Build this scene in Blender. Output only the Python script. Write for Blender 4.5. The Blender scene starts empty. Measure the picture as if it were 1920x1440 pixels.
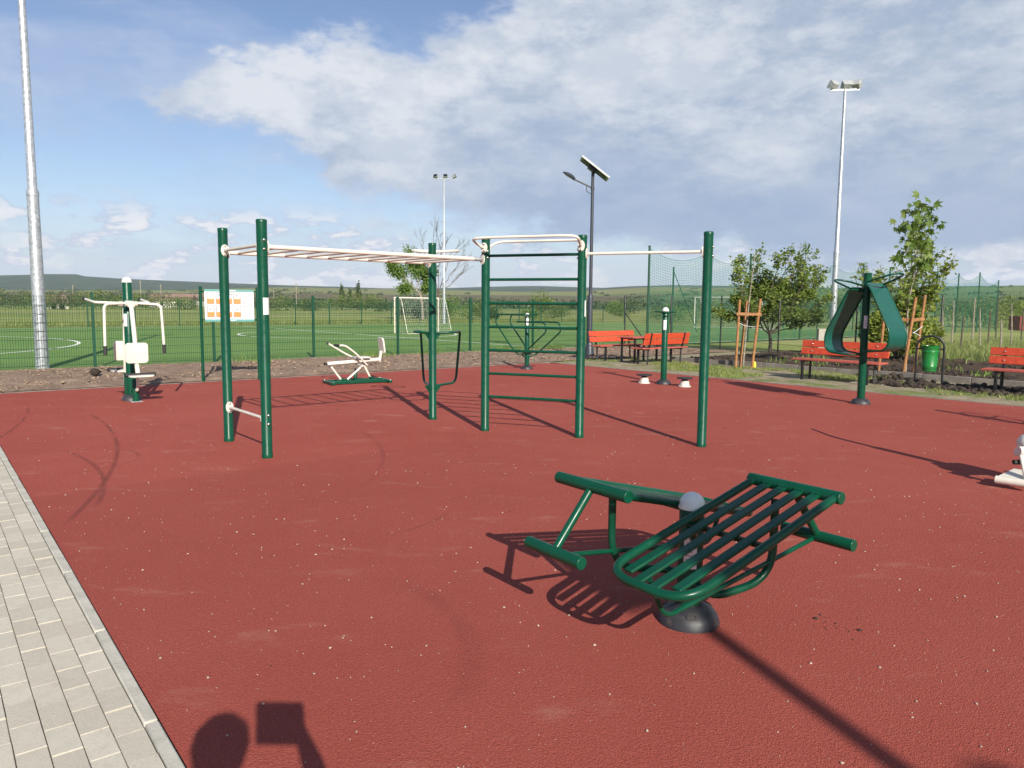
import bpy, math, random
import numpy as np
from mathutils import Vector, Matrix

random.seed(7)
RNG = np.random.default_rng(7)
R = math.radians
SC = bpy.context.scene
COL = SC.collection

# ------------------------------------------------------------------ camera
CAM_H = 1.58
PITCH = math.atan(146.5 / 1400)
ROLL = 0.0087
cam = bpy.data.cameras.new('camera')
cam.sensor_width = 36.0
cam.lens = 36.0 * 1400 / 1920
cam.clip_start = 0.02
cam.clip_end = 20000
camo = bpy.data.objects.new('camera', cam)
COL.objects.link(camo)
camo.matrix_world = (Matrix.Translation((0, 0, CAM_H)) @ Matrix.Rotation(R(90) - PITCH, 4, 'X')
                     @ Matrix.Rotation(ROLL, 4, 'Z'))
SC.camera = camo

# ------------------------------------------------------------------ sun, sky, exposure
SUN_EL = R(28.8)
SUN_AZ = R(18.3)                       # the sun stands behind the viewer, to the right
TO_SUN = Vector((math.sin(SUN_AZ) * math.cos(SUN_EL), -math.cos(SUN_AZ) * math.cos(SUN_EL), math.sin(SUN_EL)))
sun = bpy.data.lights.new('sun', 'SUN')
sun.energy = 5.0
sun.angle = R(0.42)
sun.color = (1.0, 0.93, 0.82)
suno = bpy.data.objects.new('sun', sun)
COL.objects.link(suno)
suno.rotation_euler = (TO_SUN).to_track_quat('Z', 'Y').to_euler()
suno.location = (0, -20, 30)

SC.view_settings.view_transform = 'Standard'
SC.view_settings.look = 'None'
SC.view_settings.exposure = 0.6
SC.view_settings.gamma = 1.0
SC.view_settings.use_curve_mapping = False

SC.cycles.max_bounces = 6
SC.cycles.diffuse_bounces = 3
SC.cycles.glossy_bounces = 3
SC.cycles.transmission_bounces = 3
SC.cycles.volume_bounces = 0

world = bpy.data.worlds.new('World')
SC.world = world
world.use_nodes = True
world.cycles.sampling_method = 'MANUAL'
world.cycles.sample_map_resolution = 256


class NT:
    """small helper to write node trees as expressions"""
    def __init__(self, tree):
        self.t = tree
        self.n = tree.nodes
        self.l = tree.links

    def node(self, kind, **kw):
        nd = self.n.new(kind)
        for k, v in kw.items():
            setattr(nd, k, v)
        return nd

    def put(self, sock, v):
        if hasattr(v, 'is_linked') or isinstance(v, bpy.types.NodeSocket):
            self.l.new(v, sock)
        else:
            sock.default_value = v

    def math(self, op, a, b=None, c=None, clamp=False):
        nd = self.node('ShaderNodeMath', operation=op, use_clamp=clamp)
        self.put(nd.inputs[0], a)
        if b is not None:
            self.put(nd.inputs[1], b)
        if c is not None:
            self.put(nd.inputs[2], c)
        return nd.outputs[0]

    def vmath(self, op, a, b=None):
        nd = self.node('ShaderNodeVectorMath', operation=op)
        self.put(nd.inputs[0], a)
        if b is not None:
            self.put(nd.inputs[1], b)
        return nd.outputs[0]

    def noise(self, vec, scale, detail=4.0, rough=0.5, dist=0.0, lac=2.0, dims='3D'):
        nd = self.node('ShaderNodeTexNoise', noise_dimensions=dims)
        self.put(nd.inputs['Vector'], vec)
        nd.inputs['Scale'].default_value = scale
        nd.inputs['Detail'].default_value = detail
        nd.inputs['Roughness'].default_value = rough
        nd.inputs['Distortion'].default_value = dist
        nd.inputs['Lacunarity'].default_value = lac
        return nd.outputs[0]

    def smooth(self, v, lo, hi, to0=0.0, to1=1.0):
        nd = self.node('ShaderNodeMapRange', interpolation_type='SMOOTHSTEP')
        self.put(nd.inputs[0], v)
        self.put(nd.inputs[1], lo)
        self.put(nd.inputs[2], hi)
        nd.inputs[3].default_value = to0
        nd.inputs[4].default_value = to1
        return nd.outputs[0]

    def mix(self, f, a, b, mode='MIX'):
        nd = self.node('ShaderNodeMix', data_type='RGBA', blend_type=mode)
        self.put(nd.inputs[0], f)
        self.put(nd.inputs[6], a if not isinstance(a, tuple) else (*a, 1.0)[:4])
        self.put(nd.inputs[7], b if not isinstance(b, tuple) else (*b, 1.0)[:4])
        return nd.outputs[2]

    def ramp(self, f, stops, interp='LINEAR'):
        nd = self.node('ShaderNodeValToRGB')
        nd.color_ramp.interpolation = interp
        e = nd.color_ramp.elements
        while len(e) < len(stops):
            e.new(0.5)
        for el, (p, c) in zip(e, stops):
            el.position = p
            el.color = c if isinstance(c, tuple) and len(c) == 4 else ((*c, 1.0) if isinstance(c, tuple) else (c, c, c, 1.0))
        self.put(nd.inputs[0], f)
        return nd.outputs[0]


def build_world():
    w = NT(world.node_tree)
    for nd in list(w.n):
        w.n.remove(nd)
    out = w.node('ShaderNodeOutputWorld')
    sky = w.node('ShaderNodeTexSky', sky_type='NISHITA')
    sky.sun_disc = False
    sky.sun_elevation = SUN_EL
    sky.sun_rotation = R(180) - SUN_AZ
    sky.altitude = 300
    sky.air_density = 1.15
    sky.dust_density = 0.4
    sky.ozone_density = 3.0
    bg = w.node('ShaderNodeBackground')
    w.l.new(w.mix(1.0, sky.outputs[0], (1.0, .94, 1.0), 'MULTIPLY'), bg.inputs[0])
    bg.inputs[1].default_value = 0.076
    tc = w.node('ShaderNodeTexCoord')
    d = tc.outputs['Generated']
    sp = w.node('ShaderNodeSeparateXYZ')
    w.l.new(d, sp.inputs[0])
    x, y, z = sp.outputs
    az = w.math('ARCTAN2', x, y)                       # 0 straight ahead, positive right
    el = w.math('ARCSINE', z)
    # cloud-space coordinates: a layer high above, flattened towards the horizon
    zz = w.math('ADD', w.math('MAXIMUM', z, 0.0), 0.16)
    cx = w.math('DIVIDE', x, zz)
    cy = w.math('DIVIDE', y, zz)
    cv = w.node('ShaderNodeCombineXYZ')
    w.l.new(cx, cv.inputs[0]); w.l.new(cy, cv.inputs[1])
    P = cv.outputs[0]
    # puffy structure in direction space, wider than tall
    st = w.vmath('MULTIPLY', d, (1.0, 1.0, 2.1))
    n_big = w.noise(st, 3.2, 5, 0.6, 0.0)
    n_fine = w.noise(st, 12.0, 5, 0.64, 0.0)
    n_wisp = w.noise(w.vmath('MULTIPLY', d, (1.0, 1.0, 3.6)), 2.6, 5, 0.6, 0.35)
    # the bank: between an upper and a lower edge that vary with azimuth
    azn = w.math('ADD', w.math('MULTIPLY', az, 1 / 2.4), 0.5)     # +-1.2 rad
    def edge(pts):
        return w.ramp(azn, [(min(1, max(0, a / 2.4 + 0.5)), e / 0.9) for a, e in pts])
    up = w.math('MULTIPLY', edge([(-1.2, .02), (-.62, .10), (-.475, .225), (-.36, .285), (-.22, .330), (-.10, .338), (0.0, .375), (.10, .41), (.21, .44), (.35, .50), (.6, .60), (1.2, .7)]), 0.9)
    lo = w.math('MULTIPLY', edge([(-1.2, .02), (-.475, .215), (-.40, .19), (-.32, .187), (-.26, .17), (-.23, .12), (-.18, .105), (0, .085), (.12, .075), (.3, .062), (.6, .06), (1.2, .06)]), 0.9)
    wob = w.math('MULTIPLY', w.math('SUBTRACT', n_big, 0.5), 0.17)
    wob2 = w.math('MULTIPLY', w.math('SUBTRACT', n_fine, 0.5), 0.11)
    elw = w.math('ADD', w.math('ADD', el, wob), wob2)
    m_up = w.smooth(w.math('SUBTRACT', up, elw), -0.010, 0.024)
    m_lo = w.smooth(w.math('SUBTRACT', elw, lo), -0.014, 0.03)
    bank = w.math('MULTIPLY', m_up, m_lo)
    # thin veils over the open blue and small cumulus low over the horizon
    veil = w.math('MULTIPLY', w.smooth(n_wisp, 0.42, 0.66), 0.62)
    low = w.noise(w.vmath('MULTIPLY', d, (1.0, 1.0, 2.9)), 15.0, 5, 0.6, 0.0)
    band = w.math('MULTIPLY', w.smooth(el, 0.004, 0.03), w.smooth(el, 0.145, 0.09))
    cum = w.math('MULTIPLY', w.math('MULTIPLY', w.smooth(low, 0.46, 0.54), w.smooth(n_big, .42, .54)), band)
    # shading of the bank: bright crests, grey-blue body, darker rain to the right and below
    crest = w.smooth(w.math('SUBTRACT', up, elw), 0.16, 0.0)
    body = w.noise(st, 5.5, 6, 0.66, 0.1)
    bright = w.math('ADD', w.math('MULTIPLY', crest, 0.38), w.math('ADD', w.math('MULTIPLY', w.smooth(body, 0.38, 0.62), 0.55), w.math('MULTIPLY', w.smooth(n_fine, 0.42, 0.60), 0.32)), clamp=True)
    deep = w.smooth(w.math('SUBTRACT', el, w.math('ADD', lo, w.math('MULTIPLY', w.math('SUBTRACT', n_big, 0.5), 0.16))), 0.17, 0.01)
    deep = w.math('MULTIPLY', deep, w.smooth(az, -0.22, 0.12))
    c_cloud = w.mix(bright, (.42, .515, .67), (.85, .88, .925))
    c_cloud = w.mix(w.math('MULTIPLY', deep, 0.80), c_cloud, (.33, .445, .66))
    c_cum = w.mix(w.smooth(low, 0.50, 0.60), (.56, .65, .84), (1.0, .99, 1.0))
    hz = w.math('MULTIPLY', w.smooth(el, 0.13, 0.0), 0.74)
    a_tot = w.math('MAXIMUM', w.math('MAXIMUM', bank, hz), w.math('MAXIMUM', veil, cum))
    c_veil = w.mix(w.smooth(n_fine, .4, .65), (.46, .56, .80), (.62, .69, .86))
    c_veil = w.mix(w.smooth(el, 0.16, 0.02), c_veil, (.50, .645, .86))
    col = w.mix(cum, c_veil, c_cum)
    col = w.mix(bank, col, c_cloud)
    bgc = w.node('ShaderNodeBackground')
    w.l.new(col, bgc.inputs[0])
    bgc.inputs[1].default_value = 0.62
    mx = w.node('ShaderNodeMixShader')
    w.l.new(w.math('MULTIPLY', a_tot, 0.93), mx.inputs[0])
    w.l.new(bg.outputs[0], mx.inputs[1])
    w.l.new(bgc.outputs[0], mx.inputs[2])
    w.l.new(mx.outputs[0], out.inputs[0])


build_world()

# ------------------------------------------------------------------ helpers
CA, SA = math.cos(R(40)), math.sin(R(40))


def ab(a, b, z=0.0):
    """the place is laid out on a grid turned by 40 degrees: a runs along the pitch, b across it"""
    return (CA * a - SA * b, SA * a + CA * b, z)


def tag(o, label=None, cat=None, group=None, kind=None):
    if label: o['label'] = label
    if cat: o['category'] = cat
    if group: o['group'] = group
    if kind: o['kind'] = kind
    return o


def empty(name, loc, rz=0.0):
    o = bpy.data.objects.new(name, None)
    o.empty_display_size = 0.2
    COL.objects.link(o)
    o.location = loc
    o.rotation_euler = (0, 0, rz)
    return o


def thing(name, label, cat, loc=(0, 0, 0), rz=0.0, group=None):
    return tag(empty(name, loc, rz), label, cat, group)


KIDS = {}


def link(o, parent=None):
    COL.objects.link(o)
    if parent is not None:
        o.parent = parent
        KIDS.setdefault(parent.name, []).append(o)
    return o


def copy_tree(o, parent=None):
    c = o.copy()
    link(c, parent)
    for ch in list(KIDS.get(o.name, [])):
        copy_tree(ch, c)
    return c


def fillet(pts, rad, n=6):
    """round the corners of a polyline"""
    pts = [Vector(p) for p in pts]
    out = [pts[0]]
    for i in range(1, len(pts) - 1):
        p, a, b = pts[i], pts[i - 1], pts[i + 1]
        r = rad[i - 1] if isinstance(rad, (list, tuple)) else rad
        da, db = (a - p), (b - p)
        la, lb = da.length, db.length
        ra = min(r, la * .49, lb * .49)
        s, e = p + da / la * ra, p + db / lb * ra
        for k in range(n + 1):
            t = k / n
            out.append(s * (1 - t) ** 2 + p * 2 * t * (1 - t) + e * t * t)
    out.append(pts[-1])
    return out


class MB:
    def __init__(self):
        self.v, self.f = [], []

    def add(self, vs, fs):
        o = len(self.v)
        self.v += [tuple(p) for p in vs]
        self.f += [tuple(i + o for i in q) for q in fs]
        return self

    def tube(self, pts, r, seg=10, cap=True, closed=False):
        pts = [Vector(p) for p in pts]
        n = len(pts)
        rr = r if isinstance(r, (list, tuple)) else [r] * n
        tang = []
        for i in range(n):
            if closed:
                t = pts[(i + 1) % n] - pts[i - 1]
            else:
                t = pts[min(i + 1, n - 1)] - pts[max(i - 1, 0)]
            tang.append(t.normalized())
        up = Vector((0, 0, 1)) if abs(tang[0].z) < .9 else Vector((1, 0, 0))
        nx = tang[0].cross(up).normalized()
        vs = []
        for i in range(n):
            if i:
                nx = (nx - tang[i] * nx.dot(tang[i]))
                nx = nx.normalized() if nx.length > 1e-6 else tang[i].orthogonal().normalized()
            ny = tang[i].cross(nx)
            for k in range(seg):
                a = 2 * math.pi * k / seg
                vs.append(pts[i] + (nx * math.cos(a) + ny * math.sin(a)) * rr[i])
        fs = []
        for i in range(n if closed else n - 1):
            j = (i + 1) % n
            for k in range(seg):
                m = (k + 1) % seg
                fs.append((i * seg + k, i * seg + m, j * seg + m, j * seg + k))
        if cap and not closed:
            fs.append(tuple(range(seg))[::-1])
            fs.append(tuple((n - 1) * seg + k for k in range(seg)))
        return self.add(vs, fs)

    def box(self, c, s, M=None, rz=0.0):
        x, y, z = s[0] / 2, s[1] / 2, s[2] / 2
        M = M or Matrix.Rotation(rz, 3, 'Z')
        c = Vector(c)
        vs = [c + M @ Vector(p) for p in ((-x, -y, -z), (x, -y, -z), (x, y, -z), (-x, y, -z), (-x, -y, z), (x, -y, z), (x, y, z), (-x, y, z))]
        return self.add(vs, [(0, 3, 2, 1), (4, 5, 6, 7), (0, 1, 5, 4), (1, 2, 6, 5), (2, 3, 7, 6), (3, 0, 4, 7)])

    def beam(self, p, q, w, h, up=(0, 0, 1)):
        """rectangular bar between two points"""
        p, q = Vector(p), Vector(q)
        x = (q - p).normalized()
        y = Vector(up).cross(x)
        y = y.normalized() if y.length > 1e-5 else x.orthogonal().normalized()
        z = x.cross(y)
        M = Matrix((x, y, z)).transposed()
        return self.box((p + q) / 2, ((q - p).length, w, h), M)

    def lathe(self, prof, c=(0, 0, 0), seg=20, M=None):
        c = Vector(c)
        M = M or Matrix.Identity(3)
        vs, fs = [], []
        n = len(prof)
        for r, z in prof:
            for k in range(seg):
                a = 2 * math.pi * k / seg
                vs.append(c + M @ Vector((max(r, 1e-4) * math.cos(a), max(r, 1e-4) * math.sin(a), z)))
        for i in range(n - 1):
            for k in range(seg):
                m = (k + 1) % seg
                fs.append((i * seg + k, i * seg + m, (i + 1) * seg + m, (i + 1) * seg + k))
        fs.append(tuple(range(seg))[::-1])
        fs.append(tuple((n - 1) * seg + k for k in range(seg)))
        return self.add(vs, fs)

    def slab(self, w, h, t, c, M=None, rad=0.03, n=5):
        """rounded rectangle (w along local x, h along local z) of thickness t along local y"""
        M = M or Matrix.Identity(3)
        c = Vector(c)
        pts = []
        for sx, sz, a0 in ((1, 1, 0), (-1, 1, 90), (-1, -1, 180), (1, -1, 270)):
            for k in range(n + 1):
                a = R(a0 + 90 * k / n)
                pts.append((sx * (w / 2 - rad) + rad * math.cos(a), sz * (h / 2 - rad) + rad * math.sin(a)))
        m = len(pts)
        e = min(t * .25, .006)
        rings = [(-t / 2, 1 - 2 * e / w, 1 - 2 * e / h), (-t / 2 + e, 1, 1), (t / 2 - e, 1, 1), (t / 2, 1 - 2 * e / w, 1 - 2 * e / h)]
        vs = [c + M @ Vector((px * a, yy, pz * b)) for yy, a, b in rings for px, pz in pts]
        fs = []
        for i in range(3):
            for k in range(m):
                q = (k + 1) % m
                fs.append((i * m + k, (i + 1) * m + k, (i + 1) * m + q, i * m + q))
        fs.append(tuple(range(m)))
        fs.append(tuple(3 * m + k for k in range(m))[::-1])
        return self.add(vs, fs)

    def mesh(self, name, ang=38):
        me = bpy.data.meshes.new(name)
        me.from_pydata(self.v, [], self.f)
        me.polygons.foreach_set('use_smooth', [True] * len(me.polygons))
        me.update()
        if ang is not None:
            me.set_sharp_from_angle(angle=R(ang))
        return me

    def build(self, name, mat, parent=None, bevel=0.0, ang=38):
        me = self.mesh(name, ang)
        me.materials.append(mat)
        o = bpy.data.objects.new(name, me)
        link(o, parent)
        if bevel:
            b = o.modifiers.new('bevel', 'BEVEL')
            b.width = bevel
            b.segments = 2
            b.limit_method = 'ANGLE'
            b.angle_limit = R(40)
        return o


def inst(name, me, parent, loc=(0, 0, 0), rot=(0, 0, 0), scale=None):
    o = bpy.data.objects.new(name, me)
    link(o, parent)
    o.location = loc
    o.rotation_euler = rot
    if scale: o.scale = scale
    return o


# ------------------------------------------------------------------ materials
def new_mat(name):
    m = bpy.data.materials.new(name)
    m.use_nodes = True
    t = NT(m.node_tree)
    b = t.n['Principled BSDF']
    return m, t, b


def paint(name, col, rough=.35, metal=0.0, var=.10, scale=6.0, dirt=None, dirt_amt=.25, bump=0.0, bscale=40., coat=0.0, spec=.5):
    m, t, b = new_mat(name)
    tc = t.node('ShaderNodeTexCoord')
    v = tc.outputs['Object']
    n1 = t.noise(v, scale, 5, .6)
    c2 = tuple(x * (1 - var * 2) for x in col)
    c3 = tuple(min(1, x * (1 + var)) for x in col)
    c = t.mix(t.smooth(n1, .3, .7), c2, c3)
    if dirt:
        n2 = t.noise(v, scale * 3.1, 7, .65)
        c = t.mix(t.math('MULTIPLY', t.smooth(n2, .52, .74), dirt_amt), c, dirt)
    t.put(b.inputs['Base Color'], c)
    t.put(b.inputs['Roughness'], t.smooth(t.noise(v, scale * 2.3, 4, .6), .25, .75, max(.04, rough - .08), min(1, rough + .12)))
    b.inputs['Metallic'].default_value = metal
    b.inputs['Specular IOR Level'].default_value = spec
    if coat:
        b.inputs['Coat Weight'].default_value = coat
        b.inputs['Coat Roughness'].default_value = .12
    if bump:
        bp = t.node('ShaderNodeBump')
        bp.inputs['Strength'].default_value = bump
        bp.inputs['Distance'].default_value = .01
        t.l.new(t.noise(v, bscale, 6, .6), bp.inputs['Height'])
        t.l.new(bp.outputs[0], b.inputs['Normal'])
    return m


M = {}
M['green'] = paint('green_paint', (.002, .058, .030), .30, var=.07, dirt=(.06, .085, .05), dirt_amt=.03, spec=.28)
M['green_sheet'] = paint('green_sheet_paint', (.004, .072, .054), .30, var=.04)
M['fence_green'] = paint('fence_green_paint', (.005, .058, .030), .45, var=.08)
M['white'] = paint('cream_white_paint', (.64, .605, .53), .35, var=.05, dirt=(.30, .25, .18), dirt_amt=.28, coat=.2)
M['cap'] = paint('cap_plastic', (.74, .74, .70), .42, var=.04, dirt=(.35, .32, .27), dirt_amt=.3)
M['sticker'] = paint('sticker_paper', (.66, .67, .68), .45, var=.03)
M['ink'] = paint('sticker_ink', (.10, .11, .13), .6)
M['rubber'] = paint('black_rubber', (.018, .018, .019), .65, bump=.2, bscale=90)
M['dome'] = paint('dome_plastic', (.028, .03, .036), .48, var=.12, dirt=(.20, .13, .10), dirt_amt=.30)
M['bolt'] = paint('zinc_bolt', (.60, .60, .58), .3, metal=1.0)
M['galv'] = paint('galvanised_steel', (.46, .49, .52), .42, metal=.55, var=.16, scale=14, dirt=(.25, .27, .29), dirt_amt=.5)
M['lamp_grey'] = paint('lamp_grey_paint', (.035, .042, .055), .38, var=.1)
M['lamp_housing'] = paint('lamp_housing', (.40, .42, .42), .4, metal=.2)
M['glass_dark'] = paint('dark_glass', (.012, .016, .02), .12, var=.05)
M['black'] = paint('black_steel', (.012, .012, .014), .42, var=.1)
M['slat'] = paint('orange_red_slat', (.50, .060, .022), .48, var=.10, scale=9, dirt=(.20, .04, .02), dirt_amt=.35, bump=.1, bscale=60)
M['slat_dull'] = paint('worn_red_slat', (.40, .085, .06), .62, var=.12, scale=9, dirt=(.30, .16, .12), dirt_amt=.4, bump=.1, bscale=60)
M['bin'] = paint('bin_green', (.008, .17, .028), .32, var=.06, coat=.2)
M['wood'] = paint('stake_wood', (.33, .155, .055), .75, var=.18, scale=12, dirt=(.22, .11, .05), dirt_amt=.5, bump=.3, bscale=50)
M['oldwood'] = paint('weathered_wood', (.30, .26, .20), .85, var=.25, scale=8, dirt=(.12, .10, .08), dirt_amt=.6, bump=.4, bscale=40)
M['bark'] = paint('bark', (.11, .085, .065), .9, var=.3, scale=14, bump=.6, bscale=30)
M['bark_pale'] = paint('pale_bark', (.30, .26, .21), .9, var=.25, scale=14, bump=.5, bscale=30)
M['concrete'] = paint('edging_concrete', (.21, .19, .165), .88, var=.14, scale=5, dirt=(.12, .10, .08), dirt_amt=.5, bump=.35, bscale=60)
M['kerb'] = paint('kerb_concrete', (.45, .43, .37), .88, var=.09, scale=6, dirt=(.25, .22, .18), dirt_amt=.3, bump=.35, bscale=90)
M['teal'] = paint('print_teal', (.10, .30, .28), .4, var=.03)
M['orange'] = paint('print_orange', (.74, .24, .07), .4, var=.03)
M['print_grey'] = paint('print_grey', (.22, .20, .20), .5, var=.03)
M['board_white'] = paint('board_white', (.60, .61, .62), .35, var=.02)
M['wire'] = paint('chain_link_wire', (.05, .075, .055), .5, var=.1)
M['net'] = paint('net_cord', (.012, .22, .15), .6, var=.1)
M['skin'] = paint('skin', (.50, .28, .19), .55, var=.06)
M['cloth'] = paint('jacket_cloth', (.04, .05, .08), .85, var=.1)
M['hair'] = paint('hair', (.03, .02, .015), .6)
M['rust'] = paint('rusty_red', (.22, .05, .035), .7, var=.2, scale=3)
M['plaster'] = paint('house_plaster', (.60, .56, .48), .85, var=.08, scale=.5)
M['roof'] = paint('clay_roof', (.24, .16, .12), .85, var=.15, scale=.8)
M['white_line'] = paint('pitch_line', (.78, .81, .72), .8, var=.06, scale=2, dirt=(.2, .3, .15), dirt_amt=.3)
M['clod'] = paint('dark_soil_clod', (.040, .028, .020), .95, var=.3, scale=6, bump=.8, bscale=25)
M['clod_dry'] = paint('dry_soil_clod', (.25, .18, .13), .95, var=.3, scale=6, bump=.8, bscale=25)
M['pebble'] = paint('pale_grit', (.40, .34, .28), .8, var=.2)
M['yellow'] = paint('yellow_bag', (.75, .55, .05), .6)


def leaf_mat(name, c1, c2, c3, trans=.35):
    m, t, b = new_mat(name)
    g = t.node('ShaderNodeNewGeometry')
    tc = t.node('ShaderNodeTexCoord')
    rnd = g.outputs['Random Per Island']
    c = t.ramp(rnd, [(0, c1), (.5, c2), (1, c3)])
    c = t.mix(t.smooth(t.noise(tc.outputs['Object'], .9, 3, .5), .35, .65), t.mix(.35, c, c1), c)
    t.put(b.inputs['Base Color'], c)
    b.inputs['Roughness'].default_value = .5
    b.inputs['Specular IOR Level'].default_value = .35
    tr = t.node('ShaderNodeBsdfTranslucent')
    t.l.new(t.mix(.5, c, (.25, .35, .05)), tr.inputs[0])
    mx = t.node('ShaderNodeMixShader')
    mx.inputs[0].default_value = trans
    t.l.new(b.outputs[0], mx.inputs[1])
    t.l.new(tr.outputs[0], mx.inputs[2])
    t.l.new(mx.outputs[0], t.n['Material Output'].inputs[0])
    return m


M['leaf_shrub'] = leaf_mat('shrub_leaf', (.09, .14, .025), (.18, .255, .05), (.34, .39, .11), .45)
M['leaf_yellow'] = leaf_mat('yellow_green_leaf', (.11, .16, .022), (.24, .295, .045), (.38, .41, .09), .45)
M['leaf_maple'] = leaf_mat('maple_leaf', (.07, .13, .022), (.15, .235, .045), (.26, .33, .08), .45)
M['leaf_far'] = leaf_mat('far_leaf', (.085, .12, .03), (.14, .185, .05), (.21, .245, .07), .2)
M['leaf_fresh'] = leaf_mat('fresh_leaf', (.08, .15, .02), (.14, .24, .04), (.22, .32, .08), .3)
M['leaf_brown'] = leaf_mat('brownish_leaf', (.07, .07, .035), (.10, .10, .045), (.13, .13, .06), .2)
M['leaf_dark'] = leaf_mat('dark_leaf', (.03, .058, .02), (.05, .085, .028), (.08, .12, .042), .15)
M['grass'] = leaf_mat('grass_blade', (.12, .18, .035), (.21, .27, .06), (.40, .37, .17), .3)
M['tallgrass'] = leaf_mat('tall_grass_blade', (.16, .21, .05), (.27, .32, .09), (.44, .43, .20), .3)
M['weed'] = leaf_mat('weed_leaf', (.10, .17, .03), (.16, .25, .05), (.24, .32, .09), .3)


def court_mat():
    m, t, b = new_mat('red_rubber_granulate')
    tc = t.node('ShaderNodeTexCoord')
    v = tc.outputs['Object']
    big = t.noise(v, .35, 5, .6)
    mid = t.noise(v, 2.6, 6, .65)
    fine = t.noise(v, 95, 3, .75)
    gran = t.node('ShaderNodeTexVoronoi')
    t.l.new(v, gran.inputs['Vector'])
    gran.inputs['Scale'].default_value = 190
    c = t.mix(t.smooth(big, .3, .7), (.322, .070, .049), (.380, .092, .067))
    c = t.mix(t.math('MULTIPLY', t.smooth(mid, .35, .75), .32), c, (.41, .115, .085))
    c = t.mix(t.math('MULTIPLY', t.smooth(fine, .42, .60), .55), c, (.19, .032, .026))
    c = t.mix(t.math('MULTIPLY', t.smooth(t.noise(v, 75, 2, .6), .56, .68), .45), c, (.52, .17, .13))
    pit = t.smooth(t.noise(v, 130, 2, .6), .42, .30)
    c = t.mix(t.math('MULTIPLY', pit, .8), c, (.06, .010, .010))
    # dusty pale smears
    dust = t.math('MULTIPLY', t.smooth(t.noise(t.vmath('MULTIPLY', v, (1, 2.2, 1)), 1.3, 8, .68, .4), .57, .76), .50)
    c = t.mix(dust, c, (.47, .27, .20))
    sp = t.node('ShaderNodeSeparateXYZ')
    t.l.new(v, sp.inputs[0])
    X, Y = sp.outputs[0], sp.outputs[1]
    # day joint: the nearer half was laid separately and is a shade duller
    BB = t.math('ADD', t.math('MULTIPLY', X, -SA), t.math('MULTIPLY', Y, CA))
    AA = t.math('ADD', t.math('MULTIPLY', X, CA), t.math('MULTIPLY', Y, SA))
    jn = t.math('SUBTRACT', 7.08, t.math('ADD', BB, t.math('MULTIPLY', t.noise(v, 1.2, 4, .6), .08)))
    joint = t.math('MULTIPLY', t.smooth(jn, -.02, .05), t.smooth(AA, 6.5, 2.5, .45, 1.0))
    c = t.mix(t.math('MULTIPLY', joint, .42), c, (.26, .060, .046))
    # tyre scuffs: arcs of circles
    for cx, cy, rr, x0, x1, y0, y1, w_, amt in ((-16.14, 1.73, 13.41, -6.2, -3.0, 5.1, 10.6, .035, .50), (-4.42, 7.35, .62, -5.1, -3.7, 6.75, 8.2, .03, .40), (-7.91, 4.0, 4.97, -4.9, -3.0, 5.5, 8.1, .035, .45),
                                               (-6.28, 6.84, 5.01, -2.1, -1.1, 6.3, 9.4, .035, .30), (-1.45, 3.14, 1.29, -.8, 0, 2.6, 4.3, .09, .22), (-18.05, 3.96, 12.94, -7.6, -5.7, 8.3, 11.3, .035, .42), (-1.61, 5.9, 1.17, -1.1, -.3, 4.8, 5.8, .02, .3)):
        dx = t.math('SUBTRACT', X, cx); dy = t.math('SUBTRACT', Y, cy)
        dist = t.math('SQRT', t.math('ADD', t.math('MULTIPLY', dx, dx), t.math('MULTIPLY', dy, dy)))
        ln = t.smooth(t.math('ABSOLUTE', t.math('SUBTRACT', dist, rr)), w_, w_ * .2)
        ms = t.math('MULTIPLY', t.smooth(X, x0, x0 + .3), t.smooth(X, x1, x1 - .3))
        ms = t.math('MULTIPLY', ms, t.math('MULTIPLY', t.smooth(Y, y0, y0 + .4), t.smooth(Y, y1, y1 - .4)))
        ms = t.math('MULTIPLY', ms, t.smooth(t.noise(v, 2.1, 4, .6), .30, .55))
        c = t.mix(t.math('MULTIPLY', t.math('MULTIPLY', ln, ms), amt), c, (.10, .03, .026))
    t.put(b.inputs['Base Color'], c)
    b.inputs['Roughness'].default_value = .85
    b.inputs['Specular IOR Level'].default_value = .12
    bp = t.node('ShaderNodeBump')
    bp.inputs['Strength'].default_value = .8
    bp.inputs['Distance'].default_value = .006
    h = t.math('ADD', t.math('MULTIPLY', gran.outputs['Distance'], .6), t.math('MULTIPLY', t.noise(v, 60, 5, .65), .8))
    t.l.new(h, bp.inputs['Height'])
    t.l.new(bp.outputs[0], b.inputs['Normal'])
    return m


def soil_mat(name, c1, c2, c3, scale=3.0):
    m, t, b = new_mat(name)
    tc = t.node('ShaderNodeTexCoord')
    v = tc.outputs['Object']
    c = t.ramp(t.noise(v, scale, 9, .68), [(.3, c1), (.5, c2), (.72, c3)])
    c = t.mix(t.math('MULTIPLY', t.smooth(t.noise(v, 28, 5, .7), .55, .7), .45), c, tuple(min(1, x * 1.7) for x in c3))
    t.put(b.inputs['Base Color'], c)
    b.inputs['Roughness'].default_value = .95
    b.inputs['Specular IOR Level'].default_value = .15
    bp = t.node('ShaderNodeBump')
    bp.inputs['Strength'].default_value = .9
    bp.inputs['Distance'].default_value = .03
    t.l.new(t.noise(v, 16, 8, .7), bp.inputs['Height'])
    t.l.new(bp.outputs[0], b.inputs['Normal'])
    return m


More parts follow.
